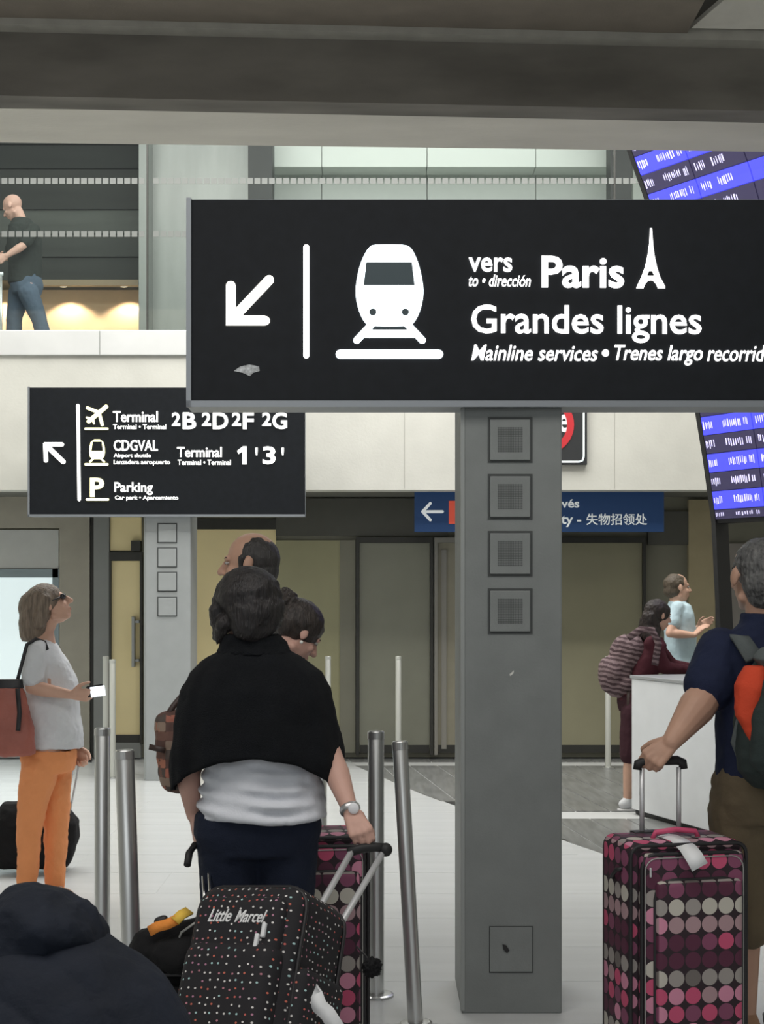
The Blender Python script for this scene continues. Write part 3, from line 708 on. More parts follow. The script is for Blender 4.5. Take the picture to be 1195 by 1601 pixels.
def skin(J, root, m, fem=0, hands=None, voxel=.006, nose=1, smooth=3, armr=1, features=True, face=None):
    b = Bl(); k = J['k']; y = J['yaw']
    b.loft([(J['pe']-Vector((0, 0, .06*k)), .12*k, .09*k), (J['pe'], .15*k, .10*k), (J['wa'], .12*k, .085*k), (J['ch'], .145*k, .10*k), ((J['sL']+J['sR'])/2+Vector((0, 0, -.02)), .145*k, .08*k), (J['nk'], .055*k, .055*k)], y)
    for s in 'LR':
        b.cap(J['s'+s], J['e'+s], .046*k*armr, .037*k*armr)
        e, w_ = J['e'+s], J['w'+s]; mid = e.lerp(w_, .3)
        b.cap(e, mid, .036*k*armr, .039*k*armr); b.cap(mid, w_, .039*k*armr, .0235*k*(1+(armr-1)*.55))
        b.cap(J['h'+s], J['k'+s], .078*k, .050*k)
        kk, an = J['k'+s], J['a'+s]; mid = kk.lerp(an, .3)
        b.cap(kk, mid, .048*k, .052*k); b.cap(mid, an, .052*k, .032*k)
        fw = Matrix.Rotation(J.get('fy'+s, y), 3, 'Z') @ Vector((0, 1, 0))
        b.cap(an+Vector((0, 0, -.02*k)), an+fw*.13*k+Vector((0, 0, -.045*k)), .032*k, .022*k)
        h = (hands or {}).get(s)
        if h: hand(b, w_, h[0], h[1], k, side=1 if s == 'R' else -1, **(h[2] if len(h) > 2 else {}))
        else:
            dn = (w_-e).normalized(); inw = (J['pe']-J['h'+s]); inw.z = 0
            hand(b, w_, dn, inw.normalized(), k, (18, 22, 15), side=1 if s == 'R' else -1)
    M = Mrot(J['hy'], J['hp'], J['hr']); hc = J['hd']; T_ = lambda x, yy, z: hc + M @ (Vector((x, yy, z))*k)
    b.cap(J['nk'], T_(0, -.025, -.06), .052*k, .050*k)
    b.sph(T_(0, -.012, .03), (.076*k, .095*k, .086*k), M)
    b.sph(T_(0, .022, -.035), (.060*k, .070*k, .082*k), M)
    b.sph(T_(0, .058, -.088), (.026*k, .026*k, .024*k), M)
    b.cap(T_(-.050, -.005, -.07), T_(-.018, .055, -.094), .018*k, .018*k); b.cap(T_(.050, -.005, -.07), T_(.018, .055, -.094), .018*k, .018*k)
    b.cap(T_(-.035, .078, .022), T_(.035, .078, .022), .012*k, .012*k)
    b.cap(T_(0, .088, .012), T_(0, .112*nose, -.026), .009*k, .014*k)
    b.sph(T_(-.012, .098, -.032), .009*k); b.sph(T_(.012, .098, -.032), .009*k)
    b.sph(T_(-.036, .066, -.028), (.022*k, .018*k, .02*k), M); b.sph(T_(.036, .066, -.028), (.022*k, .018*k, .02*k), M)
    b.cap(T_(-.018, .084, -.058), T_(.018, .084, -.058), .010*k, .010*k); b.cap(T_(-.014, .083, -.071), T_(.014, .083, -.071), .009*k, .009*k)
    for s in (-1, 1):
        b.sph(T_(s*.081, -.008, -.004), (.009*k, .019*k, .031*k), M @ Matrix.Rotation(R(-14)*s, 3, 'Z') @ Matrix.Rotation(R(12), 3, 'X'))
    o = b.build('body', m, root, voxel, smooth)
    J['T'] = T_; J['M'] = M
    if features:
        for s in (-1, 1):
            e = Bl(); e.sph(T_(s*.031, .0785, .006), (.0125*k, .009*k, .0062*k), M); eo = e.build('eye', mat('eye white', (.42, .40, .38), .3), root, 0, 0)
            e = Bl(); e.sph(T_(s*.031, .0862, .006), (.0055*k, .003*k, .0055*k), M); e.build('iris', mat('iris brown', (.03, .018, .01), .2), eo, 0, 0)
            e = Bl(); e.cap(T_(s*.017, .090, .024), T_(s*.046, .080, .026), .0035*k, .0028*k); e.build('eyebrow', J.get('brow', mat('dark brow', (.03, .02, .015), .8)), root, 0, 0)
        e = Bl(); e.cap(T_(-.017, .0915, -.060), T_(.017, .0915, -.060), .0045*k, .0045*k); e.cap(T_(-.013, .090, -.069), T_(.013, .090, -.069), .005*k, .005*k)
        e.build('lips', mat('lips', (.42, .17, .14), .5), root, .002, 2)
    return o
def fabric(name, c=(.1,.1,.1), n=.06, bs=220, bump=.25, rough=.85): return mat(name, c, rough, noise=n, nscale=14, bump=bump, bscale=bs, spec=.25)
def skinm(name, c=(.5,.3,.2)): return mat(name, c, .5, noise=.06, nscale=10, bump=.06, bscale=160, spec=.35)
def hairm(name, c=(.1,.1,.1), c2=(0,0,0)): return mat(name, c, .45, noise=.3, nscale=28, bump=.6, bscale=70, stretch=(3, 3, .35), c2=c2, spec=.5)
def trousers(J, root, m, name='trousers', rt=(.098, .072, .058), ext=1.0, waist=.60, hem=1.0, disp=.012, hw=.165, hd_=.12, only=None):
    b = Bl(); k = J['k']; y = J['yaw']
    top = J['pe'].lerp(J['wa'], .75 if waist is None else waist)
    b.loft([(J['pe']-Vector((0, 0, .09*k)), hw*.86*k, hd_*.9*k), (J['pe']-Vector((0, 0, .02*k)), hw*k, hd_*k), (J['pe']+Vector((0, 0, .04*k)), hw*.98*k, hd_*k), (top, hw*.86*k, hd_*.84*k)], y)
    for s in 'LR':
        b.cap(J['h'+s]+Vector((0, 0, -.03)), J['k'+s], rt[0]*k, rt[1]*k)
        e = J['k'+s].lerp(J['a'+s], hem); b.cap(J['k'+s], e, rt[1]*k, rt[2]*k)
    return b.build(name, m, root, .008, 4, disp, .10, disp2=disp*.5)
def shoe(J, s, root, m, sole):
    k = J['k']; fw = Matrix.Rotation(J.get('fy'+s, J['yaw']), 3, 'Z') @ Vector((0, 1, 0)); a = J['a'+s].copy(); z0 = J['o'].z
    rg = Matrix.Rotation(J.get('fy'+s, J['yaw']), 3, 'Z')
    b = Bl(); b.cap(Vector((a.x, a.y, a.z-.01*k))-fw*.02*k, Vector((a.x, a.y, a.z+.0*k+.01)), .04*k, .04*k)
    b.sph(Vector((a.x, a.y, a.z-.015*k))-fw*.005*k, (.042*k, .07*k, .045*k), rg); b.sph(Vector((a.x, a.y, a.z-.03*k))+fw*.10*k, (.047*k, .10*k, .036*k), rg)
    o = b.build('shoe', m, root, .006, 3)
    b = Bl(); zz = a.z-.062*k
    b.loft([(Vector((a.x, a.y, zz-.012*k))+fw*.065*k, .044*k, .145*k), (Vector((a.x, a.y, zz+.012*k))+fw*.065*k, .046*k, .147*k)], J.get('fy'+s, J['yaw']), pw=2.6)
    b.build('sole', sole, o, 0, 0)
def shirt(J, root, m, name='shirt', rows=None, sleeve=.62, sr=(.058, .055), disp=.012, voxel=.007, yaw=None, extra=None, dscale=.08):
    b = Bl(); k = J['k']; y = J['yaw'] if yaw is None else yaw
    sm = (J['sL']+J['sR'])/2
    if rows is None:
        rows = [(J['pe']+Vector((0, 0, .02*k)), .165*k, .125*k), (J['wa'], .145*k, .11*k), (J['ch'], .165*k, .12*k), (sm+Vector((0, 0, -.05*k)), .170*k, .105*k), (sm+Vector((0, 0, .02*k)), .13*k, .085*k), (J['nk']+Vector((0, 0, .0)), .062*k, .062*k)]
    b.loft(rows, y)
    for s in 'LR':
        S_, E_, W_ = J['s'+s], J['e'+s], J['w'+s]
        if sleeve <= 1: b.cap(S_, S_.lerp(E_, sleeve), sr[0]*k, sr[1]*k)
        else:
            b.cap(S_, E_, sr[0]*k, sr[1]*k); b.cap(E_, E_.lerp(W_, sleeve-1), sr[1]*k, sr[1]*.72*k)
    if extra: extra(b)
    return b.build(name, m, root, voxel, 4, disp, dscale, disp2=disp*.4)
def proot(J, label, group=None):
    return empty('person', J['o'], label, 'person', group)
def rod(name, a, b, r, m, parent, n=12):
    q = Bl(); a = Vector(a); b = Vector(b); d = (b-a).normalized(); u = (Vector((0, 0, 1)).cross(d) if abs(d.z) < .9 else Vector((1, 0, 0)).cross(d)).normalized(); v = d.cross(u)
    ring = lambda c, rr: [c+u*rr*math.cos(2*math.pi*i/n)+v*rr*math.sin(2*math.pi*i/n) for i in range(n)]
    q.rings([ring(a, r), ring(b, r)]); return q.build(name, m, parent, 0, 0)
def strap(name, pts, wd, th, m, parent, up=None):
    """flat band along points"""
    P = [Vector(p) for p in pts]; rs = []
    for i, p in enumerate(P):
        d = (P[min(i+1, len(P)-1)]-P[max(i-1, 0)]).normalized()
        n_ = (up[i] if isinstance(up, list) else (up or Vector((0, -1, 0)))); s_ = d.cross(n_).normalized(); n2 = s_.cross(d).normalized()
        rs.append([p+s_*wd/2+n2*th/2, p-s_*wd/2+n2*th/2, p-s_*wd/2-n2*th/2, p+s_*wd/2-n2*th/2])
    q = Bl(); q.rings(rs); return q.build(name, m, parent, 0, 0)
sk_light = skinm('skin light', (.62, .38, .28)); sk_pink = skinm('skin pink', (.60, .36, .29)); sk_tan = skinm('skin tan', (.50, .30, .215)); sk_olive = skinm('skin olive', (.46, .29, .21))
white_sole = mat('white sole', (.7, .7, .7), .6); black_sole = mat('black sole', (.03, .03, .03), .7)

# 1 woman in the black shawl ------------------------------------------------
d = 4.6; X = W(403, 0, d).x
J = stand(X, d, 1.63, R(4)); J['hd'] = W(384, 951, d); J['hy'] = R(38); J['hp'] = R(-12); J['nk'] = W(398, 1008, d+.01)
J['sR'] = W(468, 1072, d); J['eR'] = W(518, 1185, d-.05); J['wR'] = W(549, 1270, d-.175)
J['sL'] = W(336, 1068, d); J['eL'] = W(290, 1185, d); J['wL'] = W(303, 1275, d+.02)
GR = W(575, 1318, d-.2)
p1 = proot(J, 'woman in a black knitted shawl and navy trousers seen from behind, wearing a wristwatch')
hd_dir = (W(578, 1328, d-.262)-J['wR'])
skin(J, p1, sk_pink, voxel=.0045, hands={'R': (hd_dir, Vector((.1, .8, -.6)), dict(curl=(42, 58, 45), thumb=(50, 40), spread=1, tuck=1)), 'L': (W(312, 1322, d+.0)-J['wL'], Vector((.9, .3, 0)), dict(curl=(45, 55, 40)))}, armr=1.08)
trousers(J, p1, fabric('navy cloth', (.012, .017, .034)), hw=.212, hd_=.145, rt=(.115, .08, .07), waist=.35, disp=.010)
bt = Bl(); rows = []
for y_, cx, rx, ry in ((1282, 411, .197, .155), (1278, 411, .202, .16), (1255, 411, .198, .15), (1225, 410, .186, .135), (1190, 408, .176, .122), (1150, 405, .172, .12), (1080, 402, .155, .10), (1050, 400, .10, .07)):
    rows.append((W(cx, y_-6, d), rx, ry))
bt.loft(rows, R(4))
for s in 'LR': bt.cap(J['s'+s]-Vector((0, 0, .05)), J['s'+s].lerp(J['e'+s], .45), .03, .035)
# folds running across the back
so = bt.build('shirt', mat('pale grey jersey', (.66, .68, .73), .85, noise=.05, nscale=6, bump=.15, bscale=150), p1, .007, 3, .014, .06)
V = so.data.vertices; n = len(V); co = np.empty(n*3); V.foreach_get('co', co); co = co.reshape(-1, 3)
ph = co[:, 2]*135+np.sin(co[:, 0]*11+1)*1.7+co[:, 0]*9
no = np.empty(n*3); V.foreach_get('normal', no); no = no.reshape(-1, 3)
amp = .011*np.clip((1.08-co[:, 2])/.12, 0, 1)*(.6+.4*np.sin(co[:, 0]*23))
co += no*(np.sin(ph)*amp)[:, None]; V.foreach_set('co', co.ravel()); so.data.update()
# shawl: draped surface with a hem that hangs lower at the arms
def shawl():
    nphi, nt = 96, 30; V = []; Fc = []
    cx = lambda y_: W(np.interp(y_, [1000, 1100, 1240], [398, 400, 404]), 0, d).x
    for j in range(nt+1):
        t = j/nt
        for i in range(nphi):
            ph = 2*math.pi*i/nphi; c, s = math.cos(ph), math.sin(ph)
            side = abs(c)**2.2
            hem = (1243 if c > 0 else 1236)*side + (1180 if s < 0 else 1170)*(1-side)
            ypx = 1004+(hem-1004)*t
            hw = np.interp(ypx, [1004, 1018, 1030, 1050, 1080, 1120, 1170, 1205, 1245], [.088, .115, .155, .205, .236, .252, .27, .278, .272])*(1+.0*t)
            hd = np.interp(ypx, [1004, 1030, 1080, 1180, 1245], [.085, .12, .165, .185, .15])
            pw = 2.3
            x = hw*math.copysign(abs(c)**(2/pw), c); y = hd*math.copysign(abs(s)**(2/pw), s)
            fold = (.008*math.sin(9*ph+1)+.006*math.sin(17*ph))*t
            y += fold*(1 if s > 0 else -1)
            z = W(0, ypx, d).z
            V.append(Vector((cx(ypx)+x, d+y+.005, z)))
    for j in range(nt):
        for i in range(nphi): Fc.append((j*nphi+i, j*nphi+(i+1) % nphi, (j+1)*nphi+(i+1) % nphi, (j+1)*nphi+i))
    o = link('shawl', mesh_from([v-p1.location for v in V], Fc, True), fabric('black knit', (.006, .007, .009), .15, 320, .6, .95), p1)
    m1 = o.modifiers.new('s', 'SOLIDIFY'); m1.thickness = .010; m1.offset = 1
    t = bpy.data.textures.new('c', 'CLOUDS'); t.noise_scale = .09
    m2 = o.modifiers.new('d', 'DISPLACE'); m2.texture = t; m2.strength = .02
    return o
shawl()
b = Bl(); b.loft([(W(398, 1022, d), .12, .11), (W(396, 1008, d), .106, .10), (W(392, 992, d), .092, .09)], 0)
b.build('shawl_collar', fabric('black knit'), p1, .006, 3, .014, .03)
b = Bl(); T_ = J['T']; b.sph(T_(0, -.022, .032), (.104, .114, .096), J['M']); b.sph(T_(0, -.055, -.02), (.098, .080, .090), J['M']); b.cap(T_(-.09, .03, .0), T_(-.098, .05, -.09), .028, .010); b.cap(T_(-.06, .05, .06), T_(-.095, .06, -.04), .022, .012); b.sph(T_(-.02, -.06, -.07), (.075, .055, .055), J['M'])
b.cap(T_(-.078, .03, .02), T_(-.076, .045, -.075), .026, .012); b.cap(T_(.078, .02, .02), T_(.075, .03, -.06), .024, .014); b.cap(T_(-.085, .0, -.05), T_(-.10, .045, -.115), .03, .006)
b.build('hair', hairm('dark hair', (.018, .014, .014), (.005, .004, .005)), p1, .005, 4, .018, .05, disp2=.004)
# watch
wv = (J['wR']-J['eR']).normalized(); wc = J['wR']-wv*.012
b = Bl(); u = wv.cross(Vector((0, 1, 0))).normalized(); v = wv.cross(u)
ring = lambda c, r: [c+u*r*math.cos(2*math.pi*i/24)+v*r*math.sin(2*math.pi*i/24) for i in range(24)]
b.rings([ring(wc-wv*.008, .0300), ring(wc-wv*.004, .0318), ring(wc+wv*.006, .0318), ring(wc+wv*.010, .0300)])
wb = b.build('watch_strap', mat('steel bracelet', (.6, .6, .6), .3, .8), p1, 0, 0)
fc_ = wc + Vector((.012, -.031, .006)); b = Bl(); b.sph(fc_, (.017, .006, .017)); b.build('watch_face', mat('watch dial', (.8, .8, .82), .2), wb, 0, 0)
for s in 'LR': shoe(J, s, p1, mat('black leather', (.03, .03, .03), .4), black_sole)
JW = J
# patterned bag at her left side
bg = W(262, 1175, 4.85)
plaid = dots_mat('patterned brown red', .03, .62, (.10, .05, .035), [[(.16, .08, .06), (.35, .12, .08), (.08, .06, .05)], [(.28, .20, .15), (.10, .05, .04), (.4, .16, .1)]], .7)
hb = empty('handbag', (bg.x, bg.y, bg.z-.14), 'patterned brown and red handbag hanging behind the left arm of the shawl woman', 'bag')
def uvbox(o, s=1.0, rot=None):
    me = o.data
    if not me.uv_layers: me.uv_layers.new(name='UVMap')
    uv = me.uv_layers['UVMap']
    for f in me.polygons:
        n = f.normal; ax = max(range(3), key=lambda i: abs(n[i]))
        for li in f.loop_indices:
            c = me.vertices[me.loops[li].vertex_index].co
            uv.data[li].uv = ((c.x, c.z) if ax == 1 else (c.y, c.z) if ax == 0 else (c.x, c.y))
b = Bl(); b.cap(bg+Vector((-.0, 0, .09)), bg+Vector((.03, 0, -.08)), .045, .06); b.sph(bg+Vector((.04, 0, -.06)), (.075, .06, .075)); b.sph(bg+Vector((.04, 0, .04)), (.07, .05, .10))
o = b.build('bag_body', plaid, hb, .006, 4, .012, .04); uvbox(o)
strap('bag_strap', [bg+Vector((-.01, -.02, .10)), bg+Vector((.02, .0, .15)), bg+Vector((.06, .02, .20)), bg+Vector((.1, .03, .24))], .02, .006, mat('dark leather', (.05, .03, .025), .5), hb)
strap('bag_buckle', [bg+Vector((-.052, -.045, .02)), bg+Vector((.0, -.062, .01))], .018, .008, mat('dark leather'), hb)

# 2 bald man behind her ------------------------------------------------------
d = 5.78; J = stand(W(408, 0, d).x, d, 1.82, R(80)); J['hd'] = W(391, 882, d); J['hy'] = R(84); J['hp'] = R(-2); J['nk'] = W(415, 935, d)
p2 = proot(J, 'bald man with a short dark beard in profile, standing beyond the woman in the shawl')
skin(J, p2, sk_tan, voxel=.005)
charcoal = fabric('charcoal cloth', (.03, .032, .036))
b_ = shirt(J, p2, charcoal, 'jacket', sleeve=1.9, sr=(.062, .052)); trousers(J, p2, fabric('dark denim', (.03, .035, .05)))
T_ = J['T']; M = J['M']
b = Bl(); b.sph(T_(0, -.020, .030), (.0845, .088, .0865), M); b.sph(T_(0, -.040, .018), (.082, .080, .086), M); b.sph(T_(0, -.050, -.025), (.073, .062, .066), M); b.cap(T_(.070, .020, .02), T_(.064, .022, -.03), .012, .009); b.cap(T_(-.070, .020, .02), T_(-.064, .022, -.03), .012, .009)
b.build('hair', hairm('cropped dark hair', (.045, .042, .04), (.02, .018, .017)), p2, .004, 3)
b = Bl(); b.sph(T_(0, .034, -.078), (.058, .056, .044), M); b.cap(T_(-.02, .090, -.050), T_(.02, .090, -.050), .006, .006)
b.build('beard', mat('stubble', (.10, .07, .055), .9, noise=.3, nscale=60), p2, .004, 2)
for s in 'LR': shoe(J, s, p2, mat('black leather'), black_sole)

# 3 girl with the bun -----------------------------------------------------------
d = 5.38; J = stand(W(438, 0, d).x, d+.0, 1.53, R(-72)); J['hd'] = W(466, 990, d); J['hy'] = R(-62); J['hp'] = R(-38); J['hr'] = R(0); J['nk'] = W(452, 1035, d)
J['k'] = 1.53/1.72
p3 = proot(J, 'girl with dark hair in a bun and a pearl earring looking down beside the shawl')
skin(J, p3, sk_pink, voxel=.005); shirt(J, p3, fabric('navy cloth'), sleeve=.7, sr=(.075, .062), extra=lambda b: (b.cap((J['sL']+J['sR'])/2, J['nk']-Vector((0, 0, .02)), .095, .07), b.cap(J['sL'], J['sR'], .072, .072))); trousers(J, p3, charcoal)
T_ = J['T']; M = J['M']; b = Bl(); b.sph(T_(0, -.024, .040), (.085, .102, .086), M); b.sph(T_(0, -.062, .01), (.073, .060, .068), M)
ho = b.build('hair', hairm('dark brown hair', (.05, .038, .032), (.014, .011, .010)), p3, .004, 3, .008, .03)
b = Bl(); b.sph(T_(0, -.118, .075), (.045, .04, .042), M); b.cap(T_(0, -.1, .06), T_(.01, -.15, .10), .03, .018); b.build('hair_bun', hairm('dark brown hair'), ho, .004, 2, .02, .02)
for sg in (-1, 1): b = Bl(); b.sph(T_(sg*.086, .002, -.042), .0065); b.build('earring', mat('pearl', (.85, .85, .8), .2), p3, 0, 0)
for s in 'LR': shoe(J, s, p3, mat('black leather'), black_sole)

# 4 person in the navy coat, crouching close to the camera ----------------------
d = 2.5; o0 = W(40, 0, d); J = stand(o0.x, d, 1.75, R(10)); k = 1
J['pe'] = Vector((o0.x-.0, d, .36)); J['wa'] = J['pe']+Vector((0, .05, .18)); J['ch'] = W(60, 1590, d+.05); J['nk'] = W(78, 1500, d+.10)
J['hd'] = W(66, 1512, d+.17); J['hp'] = R(-55); J['hy'] = R(-12)
J['sL'] = W(-105, 1590, d+.05); J['sR'] = W(215, 1600, d+.05); J['eL'] = J['sL']+Vector((-.02, .18, -.22)); J['eR'] = J['sR']+Vector((.02, .16, -.22)); J['wL'] = J['eL']+Vector((.06, .22, .0)); J['wR'] = J['eR']+Vector((-.06, .22, .0))
for s, sg in (('L', -1), ('R', 1)):
    J['h'+s] = J['pe']+Vector((sg*.09, .0, -.02)); J['k'+s] = J['pe']+Vector((sg*.14, .38, .10)); J['a'+s] = Vector((o0.x+sg*.12, d+.10, .08))
p4 = proot(J, 'person in a dark navy quilted jacket with the hood up, crouching close to the camera')
skin(J, p4, sk_light, voxel=.008, features=True)
navy = mat('navy quilted', (.0095, .0135, .024), .8, noise=.2, nscale=10, bump=.3, bscale=60, spec=.3)
b = Bl(); b.loft([(J['pe']+Vector((0, .0, -.05)), .19, .15), (J['pe']+Vector((0, .02, .08)), .22, .17), (W(55, 1760, d), .29, .20), (W(60, 1660, d+.02), .262, .19), (W(66, 1600, d+.04), .245, .175), (W(76, 1545, d+.06), .195, .155), (W(78, 1500, d+.08), .135, .13), (W(80, 1470, d+.1), .09, .10)], 0, pw=2.1)
b.cap(J['sR']+Vector((-.06, 0, -.02)), J['eR'], .085, .07); b.cap(J['sL']+Vector((.06, 0, -.02)), J['eL'], .085, .07)
b.cap(J['eR'], J['wR'], .068, .05); b.cap(J['eL'], J['wL'], .068, .05)
jk = b.build('jacket', navy, p4, .007, 6, .02, .12)
V = jk.data.vertices; n = len(V); co = np.empty(n*3); V.foreach_get('co', co); co = co.reshape(-1, 3); no = np.empty(n*3); V.foreach_get('normal', no); no = no.reshape(-1, 3)
r_ = np.sqrt((co[:, 0]+.10)**2*.7+(co[:, 2]-.75)**2*1.6)
co += no*(np.abs(np.sin(r_*34+np.sin(co[:, 0]*7)*.8))**.6*.012)[:, None]; V.foreach_set('co', co.ravel()); jk.data.update()
b = Bl(); hc = W(66, 1462, d+.12)
b.sph(hc, (.116, .135, .090), Mrot(R(-5), R(-10), R(6))); b.sph(hc+Vector((-.035, -.02, -.015)), (.10, .11, .085)); b.cap(hc+Vector((-.10, 0, -.06)), hc+Vector((.06, -.03, -.07)), .07, .065)
hdm = b.build('hood', navy, p4, .006, 6, .02, .06)
V = hdm.data.vertices; n = len(V); co = np.empty(n*3); V.foreach_get('co', co); co = co.reshape(-1, 3); no = np.empty(n*3); V.foreach_get('normal', no); no = no.reshape(-1, 3)
co += no*(np.sin(co[:, 2]*70+co[:, 0]*40)*.004)[:, None]; V.foreach_set('co', co.ravel()); hdm.data.update()
trousers(J, p4, charcoal, hw=.17)
for s in 'LR': shoe(J, s, p4, mat('black leather'), black_sole)

# 5 woman in the orange trousers -------------------------------------------------
d = 7.70; f5 = lambda x, y, o=0: W(x, y, d+o)
J = stand(W(75, 0, d).x, d, 1.65, R(-85)); J['hd'] = f5(78, 945); J['hy'] = R(-80); J['hp'] = R(24); J['nk'] = f5(68, 988)
J['ch'] = f5(76, 1060); J['wa'] = f5(82, 1115); J['pe'] = f5(76, 1180)
J['sR'] = f5(60, 1018, -.13); J['eR'] = f5(50, 1075, -.17); J['wR'] = f5(112, 1086, -.20)
J['sL'] = f5(72, 1018, .12); J['eL'] = f5(90, 1078, .16); J['wL'] = f5(118, 1100, .0)
J['hR'] = f5(62, 1190, -.08); J['kR'] = f5(46, 1290, -.07); J['aR'] = f5(42, 1390, -.06)
J['hL'] = f5(84, 1190, .08); J['kL'] = f5(88, 1290, .07); J['aL'] = f5(86, 1386, .06)
J['fyL'] = R(-140); J['fyR'] = R(-120); J['wL'] = f5(121, 1168, .1); J['eL'] = f5(86, 1100, .16)
p5 = proot(J, 'woman in orange trousers and white top holding a phone, looking up to the right')
skin(J, p5, sk_light, voxel=.005, hands={'R': (Vector((1, 0, -.05)), Vector((0, .9, .5)), dict(curl=(30, 45, 30), thumb=(20, 10))), 'L': (Vector((.3, 0, -1)), Vector((0, -1, 0)), dict(curl=(50, 60, 40)))})
for q_ in ('hR', 'hL', 'kR', 'kL'): pass
trousers(J, p5, mat('orange cotton', (.86, .33, .125), .8, noise=.05, nscale=8, bump=.2, bscale=90), hw=.165, hd_=.150, rt=(.103, .07, .054), waist=.1, disp=.016)
wt_top = mat('white pale grey top', (.68, .70, .72), .8, noise=.05, nscale=6, bump=.15, bscale=100)
rows = [(f5(83, 1169), .14, .155), (f5(82, 1140), .145, .155), (f5(80, 1100), .135, .145), (f5(78, 1065), .135, .145), (f5(72, 1035), .155, .115), (f5(66, 1010), .14, .08), (f5(64, 998), .07, .06)]
shirt(J, p5, wt_top, rows=rows, sleeve=.72, sr=(.062, .064), disp=.016)
T_ = J['T']; M = J['M']; b = Bl(); b.sph(T_(0, -.022, .036), (.088, .100, .088), M); b.sph(T_(0, -.06, -.01), (.082, .072, .085), M)
hh = [(-.085, -.01), (.085, -.01)]
for sx in (-1, 1): b.cap(T_(sx*.062, -.01, .03), f5(66, 975, -.06*sx*0)+Vector((0, -sx*.075, 0)) , .042, .036)
b.loft([(f5(66, 940), .080, .075), (f5(58, 955), .088, .088), (f5(54, 975), .090, .082), (f5(53, 996), .085, .070), (f5(53, 1003), .070, .058)], R(-85)); b.sph(f5(58, 950), (.10, .085, .10))
b.build('hair', hairm('light brown hair', (.27, .21, .155), (.10, .075, .055)), p5, .005, 8, .006, .03)
b = Bl(); b.cap(T_(-.05, .083, .012), T_(.05, .083, .012), .016, .016); g_ = b.build('sunglasses', mat('dark lens', (.02, .02, .025), .15), p5, .004, 2)
for sx in (-1, 1): rod('glasses_arm', T_(sx*.074, .07, .014), T_(sx*.082, -.01, .012), .003, mat('dark lens'), g_)
for s in 'LR': shoe(J, s, p5, mat('tan leather', (.35, .2, .12), .5), black_sole)
ph = empty('phone', f5(153, 1086, -.2), 'phone with a bright white screen held by the woman in orange trousers', 'phone')
M5 = Mrot(R(0), R(0), R(-8))
def obox(name, c, sx, sy, sz, M, m, parent, bev=.003, seg=2):
    bm = bmesh.new(); bmesh.ops.create_cube(bm, size=1)
    for v in bm.verts: v.co = Vector((v.co.x*sx, v.co.y*sy, v.co.z*sz))
    if bev: bmesh.ops.bevel(bm, geom=bm.edges[:], offset=bev, segments=seg, affect='EDGES')
    for v in bm.verts: v.co = M @ v.co
    me = bpy.data.meshes.new(name); bm.to_mesh(me); bm.free(); return link(name, me, m, parent, Vector(c)-wp(parent))
obox('phone_body', f5(149, 1080, -.2), .085, .012, .058, M5, black_m, ph); obox('phone_screen', f5(153, 1081, -.208), .075, .004, .052, M5, mat('phone screen', (.9, .95, 1), .3, emit=1.0), ph, .001)
# her shoulder bag
hbg = f5(17, 1122, -.22); rb5 = empty('handbag', hbg+Vector((0, 0, -.22)), 'dusty red leather shoulder bag with black trim at the left edge', 'bag')
red5 = mat('dusty red leather', (.36, .115, .085), .55, noise=.12, nscale=8, bump=.2, bscale=60)
b = Bl(); b.loft([(hbg+Vector((.0, 0, -.195)), .10, .05), (hbg+Vector((.0, 0, -.18)), .125, .065), (hbg+Vector((0, 0, -.05)), .12, .06), (hbg+Vector((-.01, 0, .10)), .09, .045), (hbg+Vector((-.015, 0, .165)), .075, .025)], 0)
bo = b.build('bag_body', red5, rb5, .006, 4, .014, .06)
b = Bl(); b.loft([(hbg+Vector((-.015, 0, .15)), .082, .032), (hbg+Vector((-.01, 0, .195)), .07, .022)], 0); b.build('bag_trim', mat('black trim', (.02, .02, .022), .5), rb5, .005, 2)
strap('bag_strap', [hbg+Vector((.03, -.01, .17)), f5(31, 1050, -.21), f5(42, 1008, -.19), f5(56, 999, -.15), f5(70, 1004, -.13), f5(74, 1016, -.16)], .018, .005, mat('black trim'), rb5)
strap('bag_strap', [hbg+Vector((.055, -.075, -.06)), hbg+Vector((.06, -.065, .03)), hbg+Vector((.045, -.045, .15))], .022, .006, mat('black trim'), rb5)

# 6 woman in maroon with the striped backpack -----------------------------------------
d = 11.05; f6 = lambda x, y, o=0: W(x, y, d+o)
J = stand(W(1000, 0, d).x, d, 1.62, R(-75)); J['hd'] = f6(1030, 962); J['hy'] = R(-70); J['hp'] = R(-12); J['nk'] = f6(1020, 990)
J['ch'] = f6(1010, 1030); J['wa'] = f6(1000, 1065); J['pe'] = f6(992, 1095)
J['sR'] = f6(1020, 1006, -.12); J['eR'] = f6(1040, 1044, -.10); J['wR'] = f6(1085, 1049, -.0)
J['sL'] = f6(1024, 1006, .14); J['eL'] = f6(1050, 1040, .16); J['wL'] = f6(1098, 1048, .14)
J['hR'] = f6(990, 1110, -.09); J['hL'] = f6(994, 1110, .09); J['kR'] = f6(986, 1180, -.10); J['kL'] = f6(992, 1180, .10); J['aR'] = f6(981, 1254, -.10); J['aL'] = f6(996, 1250, .10)
p6 = proot(J, 'dark-haired woman in a maroon jumper leaning on the white counter')
skin(J, p6, sk_light, voxel=.007, hands={'R': (Vector((1, -.2, 0)), Vector((0, 0, -1)), dict(curl=(12, 12, 10))), 'L': (Vector((1, -.2, 0)), Vector((0, 0, -1)), dict(curl=(12, 12, 10)))})
maroon = fabric('maroon wool', (.075, .018, .026))
rows = [(J['pe'], .15, .12), (J['wa'], .14, .115), (J['ch'], .155, .115), (f6(1020, 1008), .15, .09), (f6(1022, 996), .07, .06)]
shirt(J, p6, maroon, 'jumper', rows=rows, sleeve=1.85, sr=(.062, .055), voxel=.009)
